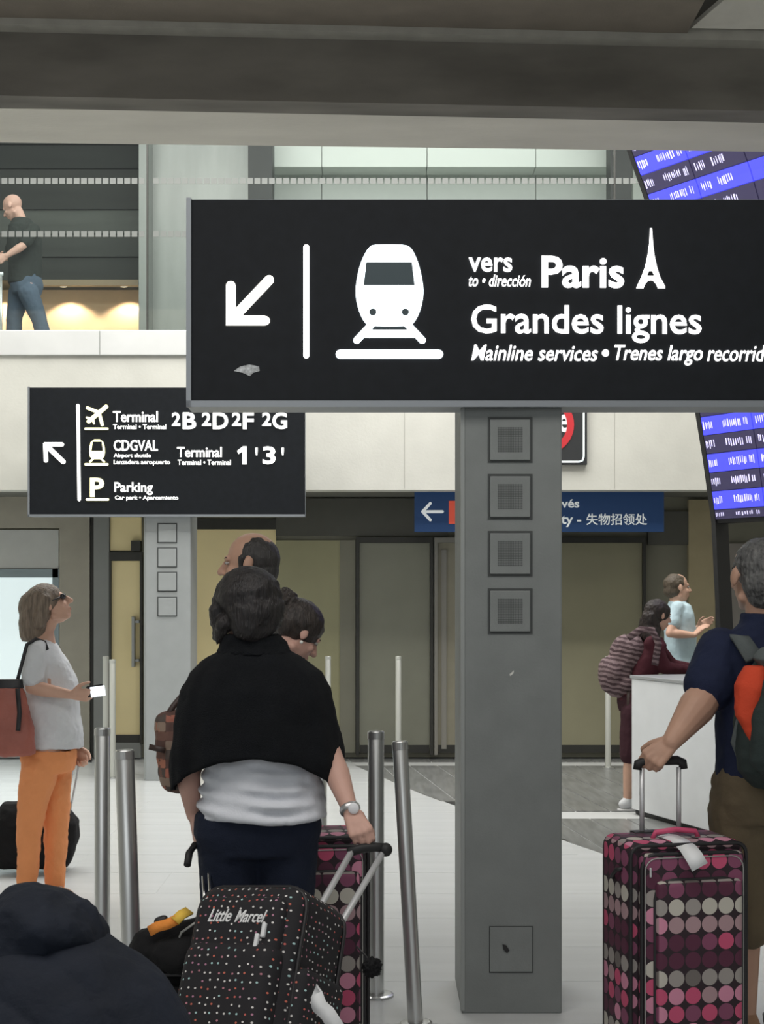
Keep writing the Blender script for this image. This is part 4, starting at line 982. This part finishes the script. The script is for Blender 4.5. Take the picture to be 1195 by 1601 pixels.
trousers(J, p6, fabric('dark maroon shorts', (.05, .018, .025)), 'shorts', hem=-.35 if 0 else 0, rt=(.10, .085, .07), waist=.4)
T_ = J['T']; M = J['M']; b = Bl(); b.sph(T_(0, -.022, .032), (.088, .104, .09), M); b.sph(T_(0, -.065, -.03), (.08, .07, .09), M)
b.chain([f6(1020, 970), f6(1018, 990, -.04), f6(1026, 1018, -.09), f6(1032, 1036, -.12)], [.075, .07, .05, .02]); b.chain([f6(1016, 972), f6(1010, 992, .03), f6(1016, 1010, .05)], [.075, .07, .04])
b.build('hair', hairm('long dark hair', (.035, .022, .018), (.010, .007, .007)), p6, .006, 2, .02, .04)
for s in 'LR': shoe(J, s, p6, mat('white trainer', (.75, .76, .78), .6), white_sole)
# backpack
bp = empty('backpack', f6(968, 1085, -.02), 'mauve and grey striped backpack on the back of the woman in maroon', 'backpack')
mst = bpy.data.materials.new('striped canvas'); mst.use_nodes = True; nt = mst.node_tree
tc = nt.nodes.new('ShaderNodeTexCoord'); mp = nt.nodes.new('ShaderNodeMapping'); mp.inputs['Rotation'].default_value = (0, R(-12), 0); wv_ = nt.nodes.new('ShaderNodeTexWave'); wv_.bands_direction = 'Z'; wv_.inputs['Scale'].default_value = 9; wv_.inputs['Distortion'].default_value = 3; wv_.inputs['Detail Scale'].default_value = 2
rp = nt.nodes.new('ShaderNodeValToRGB'); rp.color_ramp.elements[0].position = .4; rp.color_ramp.elements[0].color = (.07, .04, .045, 1); rp.color_ramp.elements[1].position = .62; rp.color_ramp.elements[1].color = (.22, .155, .16, 1)
nt.links.new(tc.outputs['Object'], mp.inputs[0]); nt.links.new(mp.outputs[0], wv_.inputs[0]); nt.links.new(wv_.outputs[0], rp.inputs[0]); nt.links.new(rp.outputs[0], nt.nodes['Principled BSDF'].inputs['Base Color']); nt.nodes['Principled BSDF'].inputs['Roughness'].default_value = .85
b = Bl(); b.cap(f6(978, 1015), f6(968, 1066), .11, .12); b.sph(f6(958, 1055), (.11, .14, .15)); b.sph(f6(988, 1020), (.11, .13, .14)); b.sph(f6(975, 1070), (.15, .14, .09))
b.build('bag_body', mst, bp, .008, 5, .02, .06)
b = Bl(); b.sph(f6(948, 1050), (.06, .11, .11)); b.build('front_pocket', mst, bp, .007, 4, .01, .05)
strap('shoulder_strap', [f6(982, 998, -.16), f6(1002, 984, -.17), f6(1020, 985, -.18), f6(1030, 1006, -.20), f6(1024, 1040, -.21)], .05, .012, mst, bp)
strap('hanging_strap', [f6(984, 1080, -.12), f6(984, 1115, -.13)], .035, .008, mat('dark leather'), bp)

# 7 person in the pale blue top --------------------------------------------------------
d = 12.3; f7 = lambda x, y, o=0: W(x, y, d+o)
J = stand(W(1064, 0, d).x, d, 1.74, R(-80)); J['hd'] = f7(1060, 919); J['hy'] = R(-78); J['nk'] = f7(1058, 940)
J['sR'] = f7(1060, 950, -.12); J['eR'] = f7(1048, 990, -.2); J['wR'] = f7(1086, 993, -.2)
J['sL'] = f7(1064, 950, .12); J['eL'] = f7(1066, 988, .15); J['wL'] = f7(1092, 982, .12)
p7 = proot(J, 'person in a pale blue top gesturing with one hand beyond the counter')
skin(J, p7, sk_light, voxel=.007, hands={'R': (Vector((.7, 0, .7)), Vector((.5, .3, -.5)), dict(curl=(15, 20, 15))), 'L': (Vector((.8, 0, .5)), Vector((0, -1, 0)), dict(curl=(15, 20, 15)))})
shirt(J, p7, mat('pale blue cotton', (.48, .62, .68), .8, noise=.06), sleeve=.6, voxel=.009); trousers(J, p7, mat('white trousers', (.7, .7, .68), .8, noise=.04), 'trousers')
T_ = J['T']; M = J['M']; b = Bl(); b.sph(T_(0, -.025, .032), (.083, .10, .088), M); b.sph(T_(0, -.05, -.02), (.075, .07, .07), M); b.build('hair', hairm('ash brown hair', (.13, .10, .07), (.06, .045, .03)), p7, .006, 2, .01, .03)
for s in 'LR': shoe(J, s, p7, mat('white trainer'), white_sole)

# 8 grey-haired man on the right ---------------------------------------------------------
d = 5.12; f8 = lambda x, y, o=0: W(x, y, d+o)
J = stand(W(1200, 0, d).x, d, 1.75, R(12)); J['hd'] = f8(1184, 900); J['hy'] = R(12); J['hp'] = R(0); J['nk'] = f8(1192, 972)
J['k'] = 1.09
J['ch'] = f8(1196, 1080); J['wa'] = f8(1196, 1150); J['pe'] = f8(1198, 1240)
J['sL'] = f8(1128, 1020, .0); J['eL'] = f8(1106, 1084, -.08); J['wL'] = f8(1050, 1160, -.185)
J['sR'] = f8(1285, 1020, .0); J['eR'] = f8(1310, 1120, .05); J['wR'] = f8(1300, 1200, .1)
J['hL'] = f8(1160, 1250); J['kL'] = f8(1164, 1400); J['aL'] = f8(1166, 1640)
J['hR'] = f8(1240, 1250); J['kR'] = f8(1244, 1400, .1); J['aR'] = f8(1248, 1640, .1)
for s in 'LR': J['a'+s].z = .085
p8 = proot(J, 'grey-haired man in a navy polo shirt and khaki shorts at the right edge')
skin(J, p8, sk_tan, voxel=.0045, armr=1.5, hands={'L': (Vector((-.62, -.15, -.52)), Vector((-.25, .65, -.65)), dict(curl=(48, 68, 50), thumb=(45, 45), tuck=.3, r=.0095))})
navy8 = fabric('navy pique', (.014, .020, .050), .08, 300)
rows = [(f8(1204, 1256), .186, .14), (f8(1202, 1225), .188, .14), (f8(1200, 1160), .178, .13), (f8(1200, 1080), .182, .13), (f8(1202, 1030), .188, .115), (f8(1200, 998), .16, .09), (f8(1194, 972), .08, .075), (f8(1192, 958), .072, .07)]
shirt(J, p8, navy8, 'polo_shirt', rows=rows, sleeve=.80, sr=(.082, .084), disp=.010)
trousers(J, p8, mat('khaki cotton', (.125, .095, .055), .85, noise=.12, nscale=8, bump=.2, bscale=100), 'shorts', hw=.175, hd_=.135, rt=(.108, .092, .088), hem=.22, waist=.55, disp=.014)
T_ = J['T']; M = J['M']; b = Bl(); b.sph(T_(0, -.022, .033), (.087, .104, .094), M); b.sph(T_(0, -.052, -.02), (.080, .072, .078), M); b.sph(T_(0, -.05, -.07), (.060, .045, .04), M)
b.build('hair', hairm('grey hair', (.16, .16, .155), (.035, .035, .037)), p8, .004, 2, .012, .02)
for s in 'LR': shoe(J, s, p8, mat('tan leather'), black_sole)
# his backpack
b8 = empty('backpack', f8(1235, 1250, -.28), 'dark green backpack with an orange red side stripe on the man at right', 'backpack')
gm8 = fabric('dark green nylon', (.030, .042, .040), .1, 200); gg8 = fabric('grey nylon', (.10, .115, .115), .08, 200); rr8 = fabric('orange red nylon', (.62, .07, .03), .06, 200)
b = Bl(); b.loft([(f8(1236, 1232, -.24), .12, .07), (f8(1230, 1205, -.25), .165, .11), (f8(1226, 1130, -.26), .165, .12), (f8(1228, 1060, -.25), .135, .11), (f8(1232, 1020, -.22), .09, .07)], R(8))
b.build('bag_body', gm8, b8, .007, 5, .02, .08)
b = Bl(); b.loft([(f8(1190, 1160, -.32), .035, .05), (f8(1172, 1120, -.30), .045, .06), (f8(1176, 1070, -.29), .055, .06), (f8(1186, 1040, -.28), .045, .05)], R(-20)); b.build('side_panel', rr8, b8, .006, 3, .012, .05)
b = Bl(); b.loft([(f8(1224, 1052, -.31), .05, .06), (f8(1218, 1030, -.30), .08, .09), (f8(1215, 1012, -.26), .05, .06)], R(5)); b.build('top_flap', gg8, b8, .006, 4, .01, .05)
b = Bl(); b.loft([(f8(1242, 1215, -.37), .10, .04), (f8(1226, 1190, -.38), .115, .05), (f8(1226, 1110, -.39), .10, .05), (f8(1236, 1060, -.36), .06, .03)], R(5)); b.build('front_pocket', gm8, b8, .006, 5, .012, .06)
strap('shoulder_strap', [f8(1180, 1030, -.2), f8(1160, 1000, -.12), f8(1150, 990, .0), f8(1148, 1010, .1), f8(1156, 1060, .15)], .06, .014, gg8, b8, [Vector((0, -1, 0)), Vector((0, -.5, 1)), Vector((0, 0, 1)), Vector((0, 1, .5)), Vector((0, 1, 0))])
strap('waist_strap', [f8(1160, 1120, -.30), f8(1150, 1160, -.26), f8(1166, 1200, -.26)], .03, .006, gg8, b8)

# 9 bald man up on the balcony ----------------------------------------------------------
d = 14.3; f9 = lambda x, y, o=0: W(x, y, d+o); zf = 3.72
J = stand(W(40, 0, d).x, d, 1.76, R(60), zf); J['hd'] = f9(20, 324); J['hy'] = R(75); J['hp'] = R(-30); J['nk'] = f9(34, 346)
J['ch'] = f9(38, 380); J['wa'] = f9(42, 415); J['pe'] = f9(42, 446)
J['sR'] = f9(30, 360, .14); J['eR'] = f9(14, 400, .2); J['wR'] = f9(4, 404, .0); J['sL'] = f9(52, 360, -.14); J['eL'] = f9(36, 384, -.26); J['wL'] = f9(10, 400, -.30)
J['hL'] = f9(44, 452, -.08); J['kL'] = f9(60, 495, -.05); J['aL'] = f9(82, 550, 0); J['hR'] = f9(30, 452, .08); J['kR'] = f9(22, 500, .05); J['aR'] = f9(20, 545, .1)
for s in 'LR': J['a'+s].z = zf+.08
p9 = proot(J, 'bald man in a dark top and jeans behind the balcony glass, head bowed')
skin(J, p9, sk_pink, voxel=.007)
shirt(J, p9, fabric('dark grey green top', (.035, .040, .036)), rows=[(f9(38, 446), .17, .13), (f9(40, 415), .175, .13), (f9(38, 380), .185, .135), (f9(38, 356), .17, .11), (f9(34, 342), .08, .08)], sleeve=.75, sr=(.068, .066), voxel=.009)
trousers(J, p9, fabric('blue denim', (.085, .115, .16)), 'jeans', rt=(.10, .075, .065))
for s in 'LR': shoe(J, s, p9, mat('tan leather'), black_sole)
# white pushchair frame in front of him
cr = empty('luggage_cart', Vector((f9(2, 0).x, d-.35, zf)), 'white upright luggage cart panel beside the bald man on the balcony', 'cart')
c0 = cr.location
wc9 = mat('cart white', (.85, .88, .9), .4)
box('cart_panel', c0.x-.35, c0.x+.05, d-.36, d-.34, zf+.3, W(0, 440, d-.35).z, wc9, cr, .01)
rod('cart_handle', Vector((c0.x-.35, d-.40, W(0, 430, d-.35).z)), Vector((c0.x+.12, d-.40, W(0, 430, d-.35).z)), .018, wc9, cr)
for sx in (-.34, .1): rod('cart_post', Vector((c0.x+sx, d-.40, zf+.06)), Vector((c0.x+sx, d-.40, W(0, 430, d-.35).z)), .014, mat('brushed steel post'), cr)
for sx in (-.34, .1):
    b = Bl(); b.sph(Vector((c0.x+sx, d-.40, zf+.05)), (.02, .05, .05)); b.build('wheel', black_m, cr, 0, 0)
# ---------------------------------------------------------------- luggage
cream = (.52, .49, .43); gr = (.33, .30, .28); dg = (.16, .14, .13); pk = (.62, .25, .36); dpk = (.55, .08, .17); mv = (.22, .06, .12); mr = (.09, .018, .045); rose = (.40, .26, .28)
polka = dots_mat('polka print', .0565, .47, (.022, .010, .016), [[mr, mv, mr, mv, pk, mr], [dpk, mv, mr, mv, dpk, pk, mr], [rose, pk, dpk, rose, pk, rose], [cream, gr, cream, dg, gr, cream, gr]], .7)
trim_k = mat('black piping', (.015, .014, .016), .5)
rod_m = mat('aluminium rod', (.66, .67, .68), .4, .4)
def frame_pts(w, z0, z1, y, r=.05, arch=0):
    P = []
    for cx, cz, a0 in ((w/2-r, z1-r, 0), (-w/2+r, z1-r, 90), (-w/2+r, z0+r, 180), (w/2-r, z0+r, 270)):
        for k in range(5): a = R(a0+90*k/4); P.append(Vector((cx+r*math.cos(a), y, cz+r*math.sin(a))))
    return P
def tube(name, pts, r, m, parent, closed=True, n=8, L=None):
    rs = []; N = len(pts)
    for i, p in enumerate(pts):
        a = pts[(i-1) % N] if closed or i else p; b = pts[(i+1) % N] if closed or i < N-1 else p
        d = (b-a).normalized(); u = d.cross(Vector((.13, 1, .07))).normalized(); v = d.cross(u)
        rs.append([p+u*r*math.cos(2*math.pi*k/n)+v*r*math.sin(2*math.pi*k/n) for k in range(n)])
    V = [p for q in rs for p in q]; Fc = []
    for i in range(N if closed else N-1):
        j = (i+1) % N
        for k in range(n): Fc.append((i*n+k, i*n+(k+1) % n, j*n+(k+1) % n, j*n+k))
    if not closed: Fc += [tuple(range(n))[::-1], tuple((N-1)*n+k for k in range(n))]
    return link(name, mesh_from([v-wp(parent) for v in V], Fc, True), m, parent)
def suitcase(x, y, yaw, label, w=.40, dp=.28, z0=.05, z1=.775, handle=None, tagged=False):
    r = empty('suitcase', (x, y, 0), label, 'suitcase', 'polka dot suitcases', yaw); L = lambda a, b, c: Vector((x+a, y+b, c))
    def rb(name, x0, x1, y0, y1, za, zb, bev, m, par, uv=True):
        bm = bmesh.new(); bmesh.ops.create_cube(bm, size=1)
        for v in bm.verts: v.co = Vector((v.co.x*(x1-x0), v.co.y*(y1-y0), v.co.z*(zb-za)))
        bmesh.ops.bevel(bm, geom=bm.edges[:], offset=bev, segments=4, affect='EDGES', profile=.5)
        me = bpy.data.meshes.new(name); bm.to_mesh(me); bm.free(); me.polygons.foreach_set('use_smooth', [True]*len(me.polygons))
        o = link(name, me, m, par, L((x0+x1)/2, (y0+y1)/2, (za+zb)/2)-wp(par))
        if uv: uvbox(o)
        return o
    rb('shell', -w/2, w/2, -dp/2+.02, dp/2, z0, z1, .035, polka, r)
    fp = rb('front_panel', -w/2+.03, w/2-.012, -dp/2-.012, -dp/2+.05, z0+.02, z1-.03, .022, polka, r)
    pk_ = rb('front_pocket', -w/2+.075, w/2-.03, -dp/2-.034, -dp/2+.02, z0+.05, z1-.115, .02, polka, r)
    yy = -dp/2+.012
    tube('piping', [L(p.x, p.y, p.z) for p in frame_pts(w-.004, z0+.008, z1-.006, yy, .035)], .0065, trim_k, r)
    tube('piping', [L(p.x+.009, p.y, p.z) for p in frame_pts(w-.05, z0+.02, z1-.033, -dp/2-.002, .045)], .007, trim_k, r)
    tube('piping', [L(p.x, p.y, p.z) for p in frame_pts(w-.004, z0+.008, z1-.006, dp/2-.03, .035)], .005, trim_k, r)
    tube('pocket_piping', [L(p.x+.0225, p.y, p.z) for p in frame_pts(w-.105, z0+.05, z1-.115, -dp/2-.010, .06)], .0075, trim_k, r)
    tube('zip_line', [L(p.x+.009, p.y, p.z) for p in frame_pts(w-.064, z0+.03, z1-.043, -dp/2-.012, .04)], .0022, mat('zip grey', (.4, .4, .38), .4, .5), r)
    # carry handles
    tube('top_handle', [L(-.08, -.02, z1-.003), L(-.07, -.02, z1+.018), L(0, -.02, z1+.026), L(.07, -.02, z1+.018), L(.08, -.02, z1-.003)], .009, mat('pink handle', (.62, .08, .18), .5), r, False)
    tube('side_handle', [L(-w/2, -.06, z1-.09), L(-w/2-.014, -.04, z1-.095), L(-w/2-.014, .0, z1-.125), L(-w/2, .02, z1-.13)], .007, trim_k, r, False)
    for sx in (-1, 1):
        bpy_ = rb('wheel_housing', sx*(w/2-.05)-.025, sx*(w/2-.05)+.025, dp/2-.08, dp/2+.01, .02, z0+.03, .008, trim_k, r, False)
        q = Bl(); c = L(sx*(w/2-.05), dp/2-.02, .026)
        ring = lambda xx, rr: [c+Vector((xx, rr*math.cos(2*math.pi*i/16), rr*math.sin(2*math.pi*i/16))) for i in range(16)]
        q.rings([ring(-.01, .02), ring(-.008, .026), ring(.008, .026), ring(.01, .02)]); q.build('wheel', trim_k, r, 0, 0)
        rb('foot', sx*(w/2-.06)-.02, sx*(w/2-.06)+.02, -dp/2+.03, -dp/2+.06, 0, z0+.01, .005, trim_k, r, False)
    q = rb('zip_pull', -w/2+.052, -w/2+.058, -dp/2-.026, -dp/2-.018, z1-.1, z1-.07, .002, rod_m, r, False)
    if handle:
        for sx in (-1, 1):
            tube('handle_rod', [L(sx*.066, dp/2-.035, z1-.03), L(sx*.066, dp/2-.035, handle-.015)], .0085, rod_m, r, False)
        tube('handle_grip', [L(-.082, dp/2-.035, handle-.02), L(-.080, dp/2-.035, handle), L(-.06, dp/2-.035, handle+.008), L(.06, dp/2-.035, handle+.008), L(.080, dp/2-.035, handle), L(.082, dp/2-.035, handle-.02)], .016, black_m, r, False)
    rb('handle_socket', -.1, .1, dp/2-.06, dp/2-.01, z1-.012, z1+.004, .003, black_m, r, False)
    return r
sr_ = suitcase(.9595, 4.85, R(12), 'pink and grey polka dot suitcase gripped by the grey-haired man at right', handle=1.005)
# airline tag looped on its handle
rt = empty('luggage_tag', W(1060, 1318, 4.84), 'white paper luggage tag lying over the top of the right polka dot suitcase', 'tag')
tm = mat('tag paper', (.82, .83, .84), .5)
Tt = [(1034, 1308, 4.88), (1046, 1309, 4.83), (1062, 1316, 4.76), (1076, 1328, 4.69), (1086, 1342, 4.65), (1095, 1358, 4.645)]
strap('paper_strip', [W(x_, y_-2, d_) for x_, y_, d_ in Tt], .056, .0025, tm, rt, [Vector((0, -.3, 1))]*3+[Vector((0, -.8, .6)), Vector((0, -1, .2)), Vector((0, -1, .1))])
q = Bl(); q.cap(W(1066, 1310, 4.93), W(1084, 1312, 4.92), .017, .017); q.build('rolled_end', tm, rt, .004, 1)
sl_ = suitcase(W(460, 0, 5.03).x, 5.03, R(8), 'pink and grey polka dot suitcase behind the shawl woman, mostly hidden', w=.48, z1=.765)

# black trolley case with bag, pulled by her left hand
X0, Y0 = W(277, 0, 4.33).x, 4.33
bc_ = empty('trolley_case', (X0, Y0, 0), 'small black trolley case with chrome handle rods beside the crouching navy jacket', 'suitcase')
kb = fabric('black nylon', (.010, .010, .011), .1, 200)
o = obox('shell', (X0, Y0, .26), .30, .2, .44, Matrix.Identity(3), kb, bc_, .04, 4); o.data.polygons.foreach_set('use_smooth', [True]*len(o.data.polygons))
tube('piping', [Vector((X0+p.x, Y0+p.y, p.z)) for p in frame_pts(.29, .05, .475, -.095, .05)], .006, trim_k, bc_)
for a, b_2 in (((316, 1326, 4.62), (324, 1440, 4.40)), ((325, 1326, 4.58), (334, 1440, 4.36))):
    rod('handle_rod', W(*a), W(b_2[0], b_2[1]+40, b_2[2]), .006, mat('chrome', (.8, .8, .8), .12, 1), bc_)
tube('handle_grip', [W(293, 1352, 4.5), W(296, 1334, 4.54), W(304, 1322, 4.58), W(318, 1322, 4.6), W(327, 1325, 4.58)], .012, black_m, bc_, False)
for sx in (-1, 1):
    q = Bl(); q.sph(Vector((X0+sx*.11, Y0+.06, .025)), (.012, .025, .025)); q.build('wheel', trim_k, bc_, 0, 0)
    obox('foot', (X0+sx*.1, Y0-.05, .022), .03, .03, .044, Matrix.Identity(3), trim_k, bc_)
db = empty('travel_bag', (X0, Y0-.02, .48), 'small black bag with an orange and yellow strap resting on the black trolley case', 'bag')
q = Bl(); c = Vector((X0+.0, Y0-.02, .548)); q.cap(c+Vector((-.075, 0, -.02)), c+Vector((.09, 0, .002)), .066, .082); q.sph(c+Vector((.03, -.03, -.02)), (.115, .09, .065))
o = q.build('bag_body', kb, db, .006, 4, .02, .05)
obag = fabric('orange webbing', (.85, .30, .06), .05, 150)
P_ = [W(234, 1456, 4.24), W(246, 1449, 4.225), W(262, 1445, 4.22), W(276, 1438, 4.22)]
strap('bag_strap', P_, .030, .006, obag, db, Vector((0, -1, .3)))
strap('strap_end', [W(274, 1440, 4.215), W(284, 1430, 4.23), W(296, 1424, 4.27)], .030, .006, mat('yellow webbing', (.85, .55, .08), .8), db, Vector((0, -1, .6)))
q = Bl(); q.cap(W(248, 1441, 4.24), W(256, 1438, 4.24), .014, .014); q.build('buckle', trim_k, db, .004, 1)
tube('zip_piping', [W(a_, b_2, 4.235) for a_, b_2 in ((280, 1500), (276, 1478), (284, 1458), (304, 1444), (330, 1438))], .004, mat('zip grey'), db, False)

# dotted trolley bag
Zt = W(432, 1402, 4.18); Zb = Vector((-.40, 3.86, .06)); za = (Zt-Zb).normalized(); Hb = (Zt-Zb).length
xa = Vector((math.cos(R(30)), -math.sin(R(30)), 0)); xa = (xa-za*xa.dot(za)).normalized(); ya = za.cross(xa)
Mb = Matrix((xa, ya, za)).transposed()
rbg = empty('trolley_bag', Zb, 'black trolley bag with tiny coloured dots and white script writing, pulled by the shawl woman', 'suitcase')
rbg.rotation_mode = 'QUATERNION'; rbg.rotation_quaternion = Mb.to_quaternion()
LB = lambda a, b, c: Zb+Vector((a, b, c))
wht = (.75, .72, .70); dotm = dots_mat('tiny coloured dots', .0215, .155, (.012, .011, .014), [[wht, (.55, .12, .10), wht, (.45, .2, .3), (.4, .6, .6)], [(.5, .2, .25), wht, (.6, .15, .1), wht]], .8, sparse=.12, ell=1.2, jit=.45)
w_, dp_ = .35, .29
def rbx(name, x0, x1, y0, y1, z0, z1, bev, m, uv=True, disp=0, par=rbg):
    bm = bmesh.new(); bmesh.ops.create_cube(bm, size=1)
    for v in bm.verts: v.co = Vector((v.co.x*(x1-x0), v.co.y*(y1-y0), v.co.z*(z1-z0)))
    bmesh.ops.bevel(bm, geom=bm.edges[:], offset=bev, segments=5, affect='EDGES', profile=.5)
    me = bpy.data.meshes.new(name); bm.to_mesh(me); bm.free(); me.polygons.foreach_set('use_smooth', [True]*len(me.polygons))
    o = link(name, me, m, par, LB((x0+x1)/2, (y0+y1)/2, (z0+z1)/2)-wp(par))
    if uv: uvbox(o)
    return o
rbx('shell', -w_/2, w_/2, -dp_/2, dp_/2, .03, Hb, .06, dotm)
rbx('front_pocket', -w_/2+.02, w_/2-.03, -dp_/2-.05, -dp_/2+.06, .05, Hb-.17, .05, dotm)
rbx('upper_pocket', -w_/2+.03, w_/2-.04, -dp_/2-.03, -dp_/2+.06, Hb-.27, Hb-.045, .03, dotm)
rbx('side_pocket', w_/2-.04, w_/2+.035, -dp_/2+.03, dp_/2-.03, .10, Hb-.22, .03, dotm)
tube('piping', [LB(p.x, p.y, p.z) for p in frame_pts(w_+.0, .035, Hb-.006, -dp_/2+.035, .065)], .006, trim_k, rbg)
tube('piping', [LB(p.x, p.y, p.z) for p in frame_pts(w_+.0, .035, Hb-.006, dp_/2-.035, .065)], .006, trim_k, rbg)
tube('top_handle', [LB(-.07, 0, Hb-.003), LB(-.06, 0, Hb+.016), LB(0, 0, Hb+.022), LB(.06, 0, Hb+.016), LB(.07, 0, Hb-.003)], .009, trim_k, rbg, False)
for sx in (-1, 1):
    q = Bl(); q.sph(LB(sx*.13, dp_/2-.04, .0), (.014, .035, .035)); q.build('wheel', trim_k, rbg, 0, 0)
# rods: from the back of the bag up to her hand (given in the bag's own frame)
toL = lambda p: Zb + Mb.transposed() @ (p-Zb)
g1, g2 = W(603, 1326, 4.40), W(550, 1331, 4.36)
e1, e2 = W(532, 1446, 4.21), W(497, 1424, 4.19)
for a, b_2 in ((g1, e1), (g2, e2)): tube('handle_rod', [toL(a), toL(b_2), toL(b_2+(b_2-a)*.5)], .0095, rod_m, rbg, False)
tube('handle_grip', [toL(g2+Vector((-.01, 0, -.004))), toL(g2.lerp(g1, .3)+Vector((0, 0, .006))), toL(g2.lerp(g1, .7)+Vector((0, 0, .006))), toL(g1+Vector((.006, 0, 0)))], .0145, black_m, rbg, False)
q = Bl(); q.sph(toL(g1+Vector((.0, -.004, -.004))), (.021, .021, .021)); q.build('grip_end', black_m, rbg, 0, 0)
# script lettering
def btext(s, cx, cz, wd, ht, y, rot, bold, shear):
    cu = bpy.data.curves.new('t', 'FONT'); cu.body = s; cu.offset = bold; cu.shear = shear; cu.extrude = .02
    to = bpy.data.objects.new('t', cu); col.objects.link(to); dg = bpy.context.evaluated_depsgraph_get(); me = bpy.data.meshes.new_from_object(to.evaluated_get(dg)); bpy.data.objects.remove(to)
    n = len(me.vertices); co = np.empty(n*3); me.vertices.foreach_get('co', co); co = co.reshape(-1, 3); lo, hi = co.min(0), co.max(0)
    a = ((co[:, 0]-lo[0])/(hi[0]-lo[0])-.5)*wd; b_3 = ((co[:, 1]-lo[1])/(hi[1]-lo[1])-.5)*ht; c_ = (co[:, 2]-lo[2])/(hi[2]-lo[2])*.003
    out = np.stack([a*math.cos(rot)-b_3*math.sin(rot), -c_, a*math.sin(rot)+b_3*math.cos(rot)], 1); me.vertices.foreach_set('co', out.ravel()); me.materials.clear()
    return link('script_lettering', me, mat('white embroidery', (.85, .85, .85), .6), rbg, Vector((cx, y, cz)))
btext('Little', -.055, Hb-.105, .075, .036, -dp_/2-.030, R(0), .01, .45)
btext('Marcel', .045, Hb-.107, .10, .034, -dp_/2-.030, R(0), .01, .45)
for cx, cz in ((.095, Hb-.145), (.078, Hb-.175)): rbx('zip_pull', cx-.006, cx+.006, -dp_/2-.04, -dp_/2-.028, cz-.02, cz+.02, .003, tm, False)
# baggage tag and pompom
tg = empty('luggage_tag', W(505, 1570, 3.8), 'crumpled white airline tag hanging on the front of the tiny-dotted trolley bag', 'tag')
strap('paper_strip', [W(486, 1546, 3.93), W(493, 1556, 3.90), W(500, 1574, 3.90), W(512, 1584, 3.89), W(522, 1600, 3.89), W(534, 1618, 3.89)], .042, .002, tm, tg, [Vector((0, -1, .1)), Vector((.2, -1, .1)), Vector((0, -1, .4)), Vector((.1, -1, 0)), Vector((0, -1, .2)), Vector((0, -1, 0))])
q = Bl(); pc = W(582, 1512, 4.02); q.sph(pc, .026)
pm = q.build('pompom', fabric('black nylon'), None, .003, 1, .02, .006); tag(pm, 'dark fluffy pompom charm at the right side of the dotted trolley bag', 'charm')
tube('cord', [pc, W(572, 1494, 4.03), W(558, 1480, 4.04)], .003, trim_k, pm, False)
# black bag and case behind the orange trousers
d = 8.45; X1 = W(52, 0, d).x
bk = empty('duffel_bag', (X1, d, 0), 'large black upright bag on the floor behind the woman in orange trousers', 'bag')
q = Bl(); f = lambda x_, y_, o_=0: W(x_, y_, d+o_)
q.loft([(Vector((X1, d, .03)), .20, .14), (Vector((X1, d, .10)), .235, .16), (f(55, 1310), .25, .17), (f(58, 1285), .235, .16), (f(52, 1262), .19, .12), (f(46, 1254), .15, .08)], R(5), pw=3)
q.build('bag_body', kb, bk, .009, 3, .02, .1)
d_ = 8.2
gm_ = [W(126, 1187, d_), W(140, 1187, d_), W(148, 1189, d_)]
tube('handle_grip', [W(112, 1187, d)]+[W(128, 1186, d), W(144, 1189, d)], .014, black_m, bk, False)
for a, b_2 in (((116, 1190), (100, 1290)), ((124, 1190), (106, 1290))): tube('handle_rod', [W(*a, d), W(*b_2, d)], .006, rod_m, bk, False)
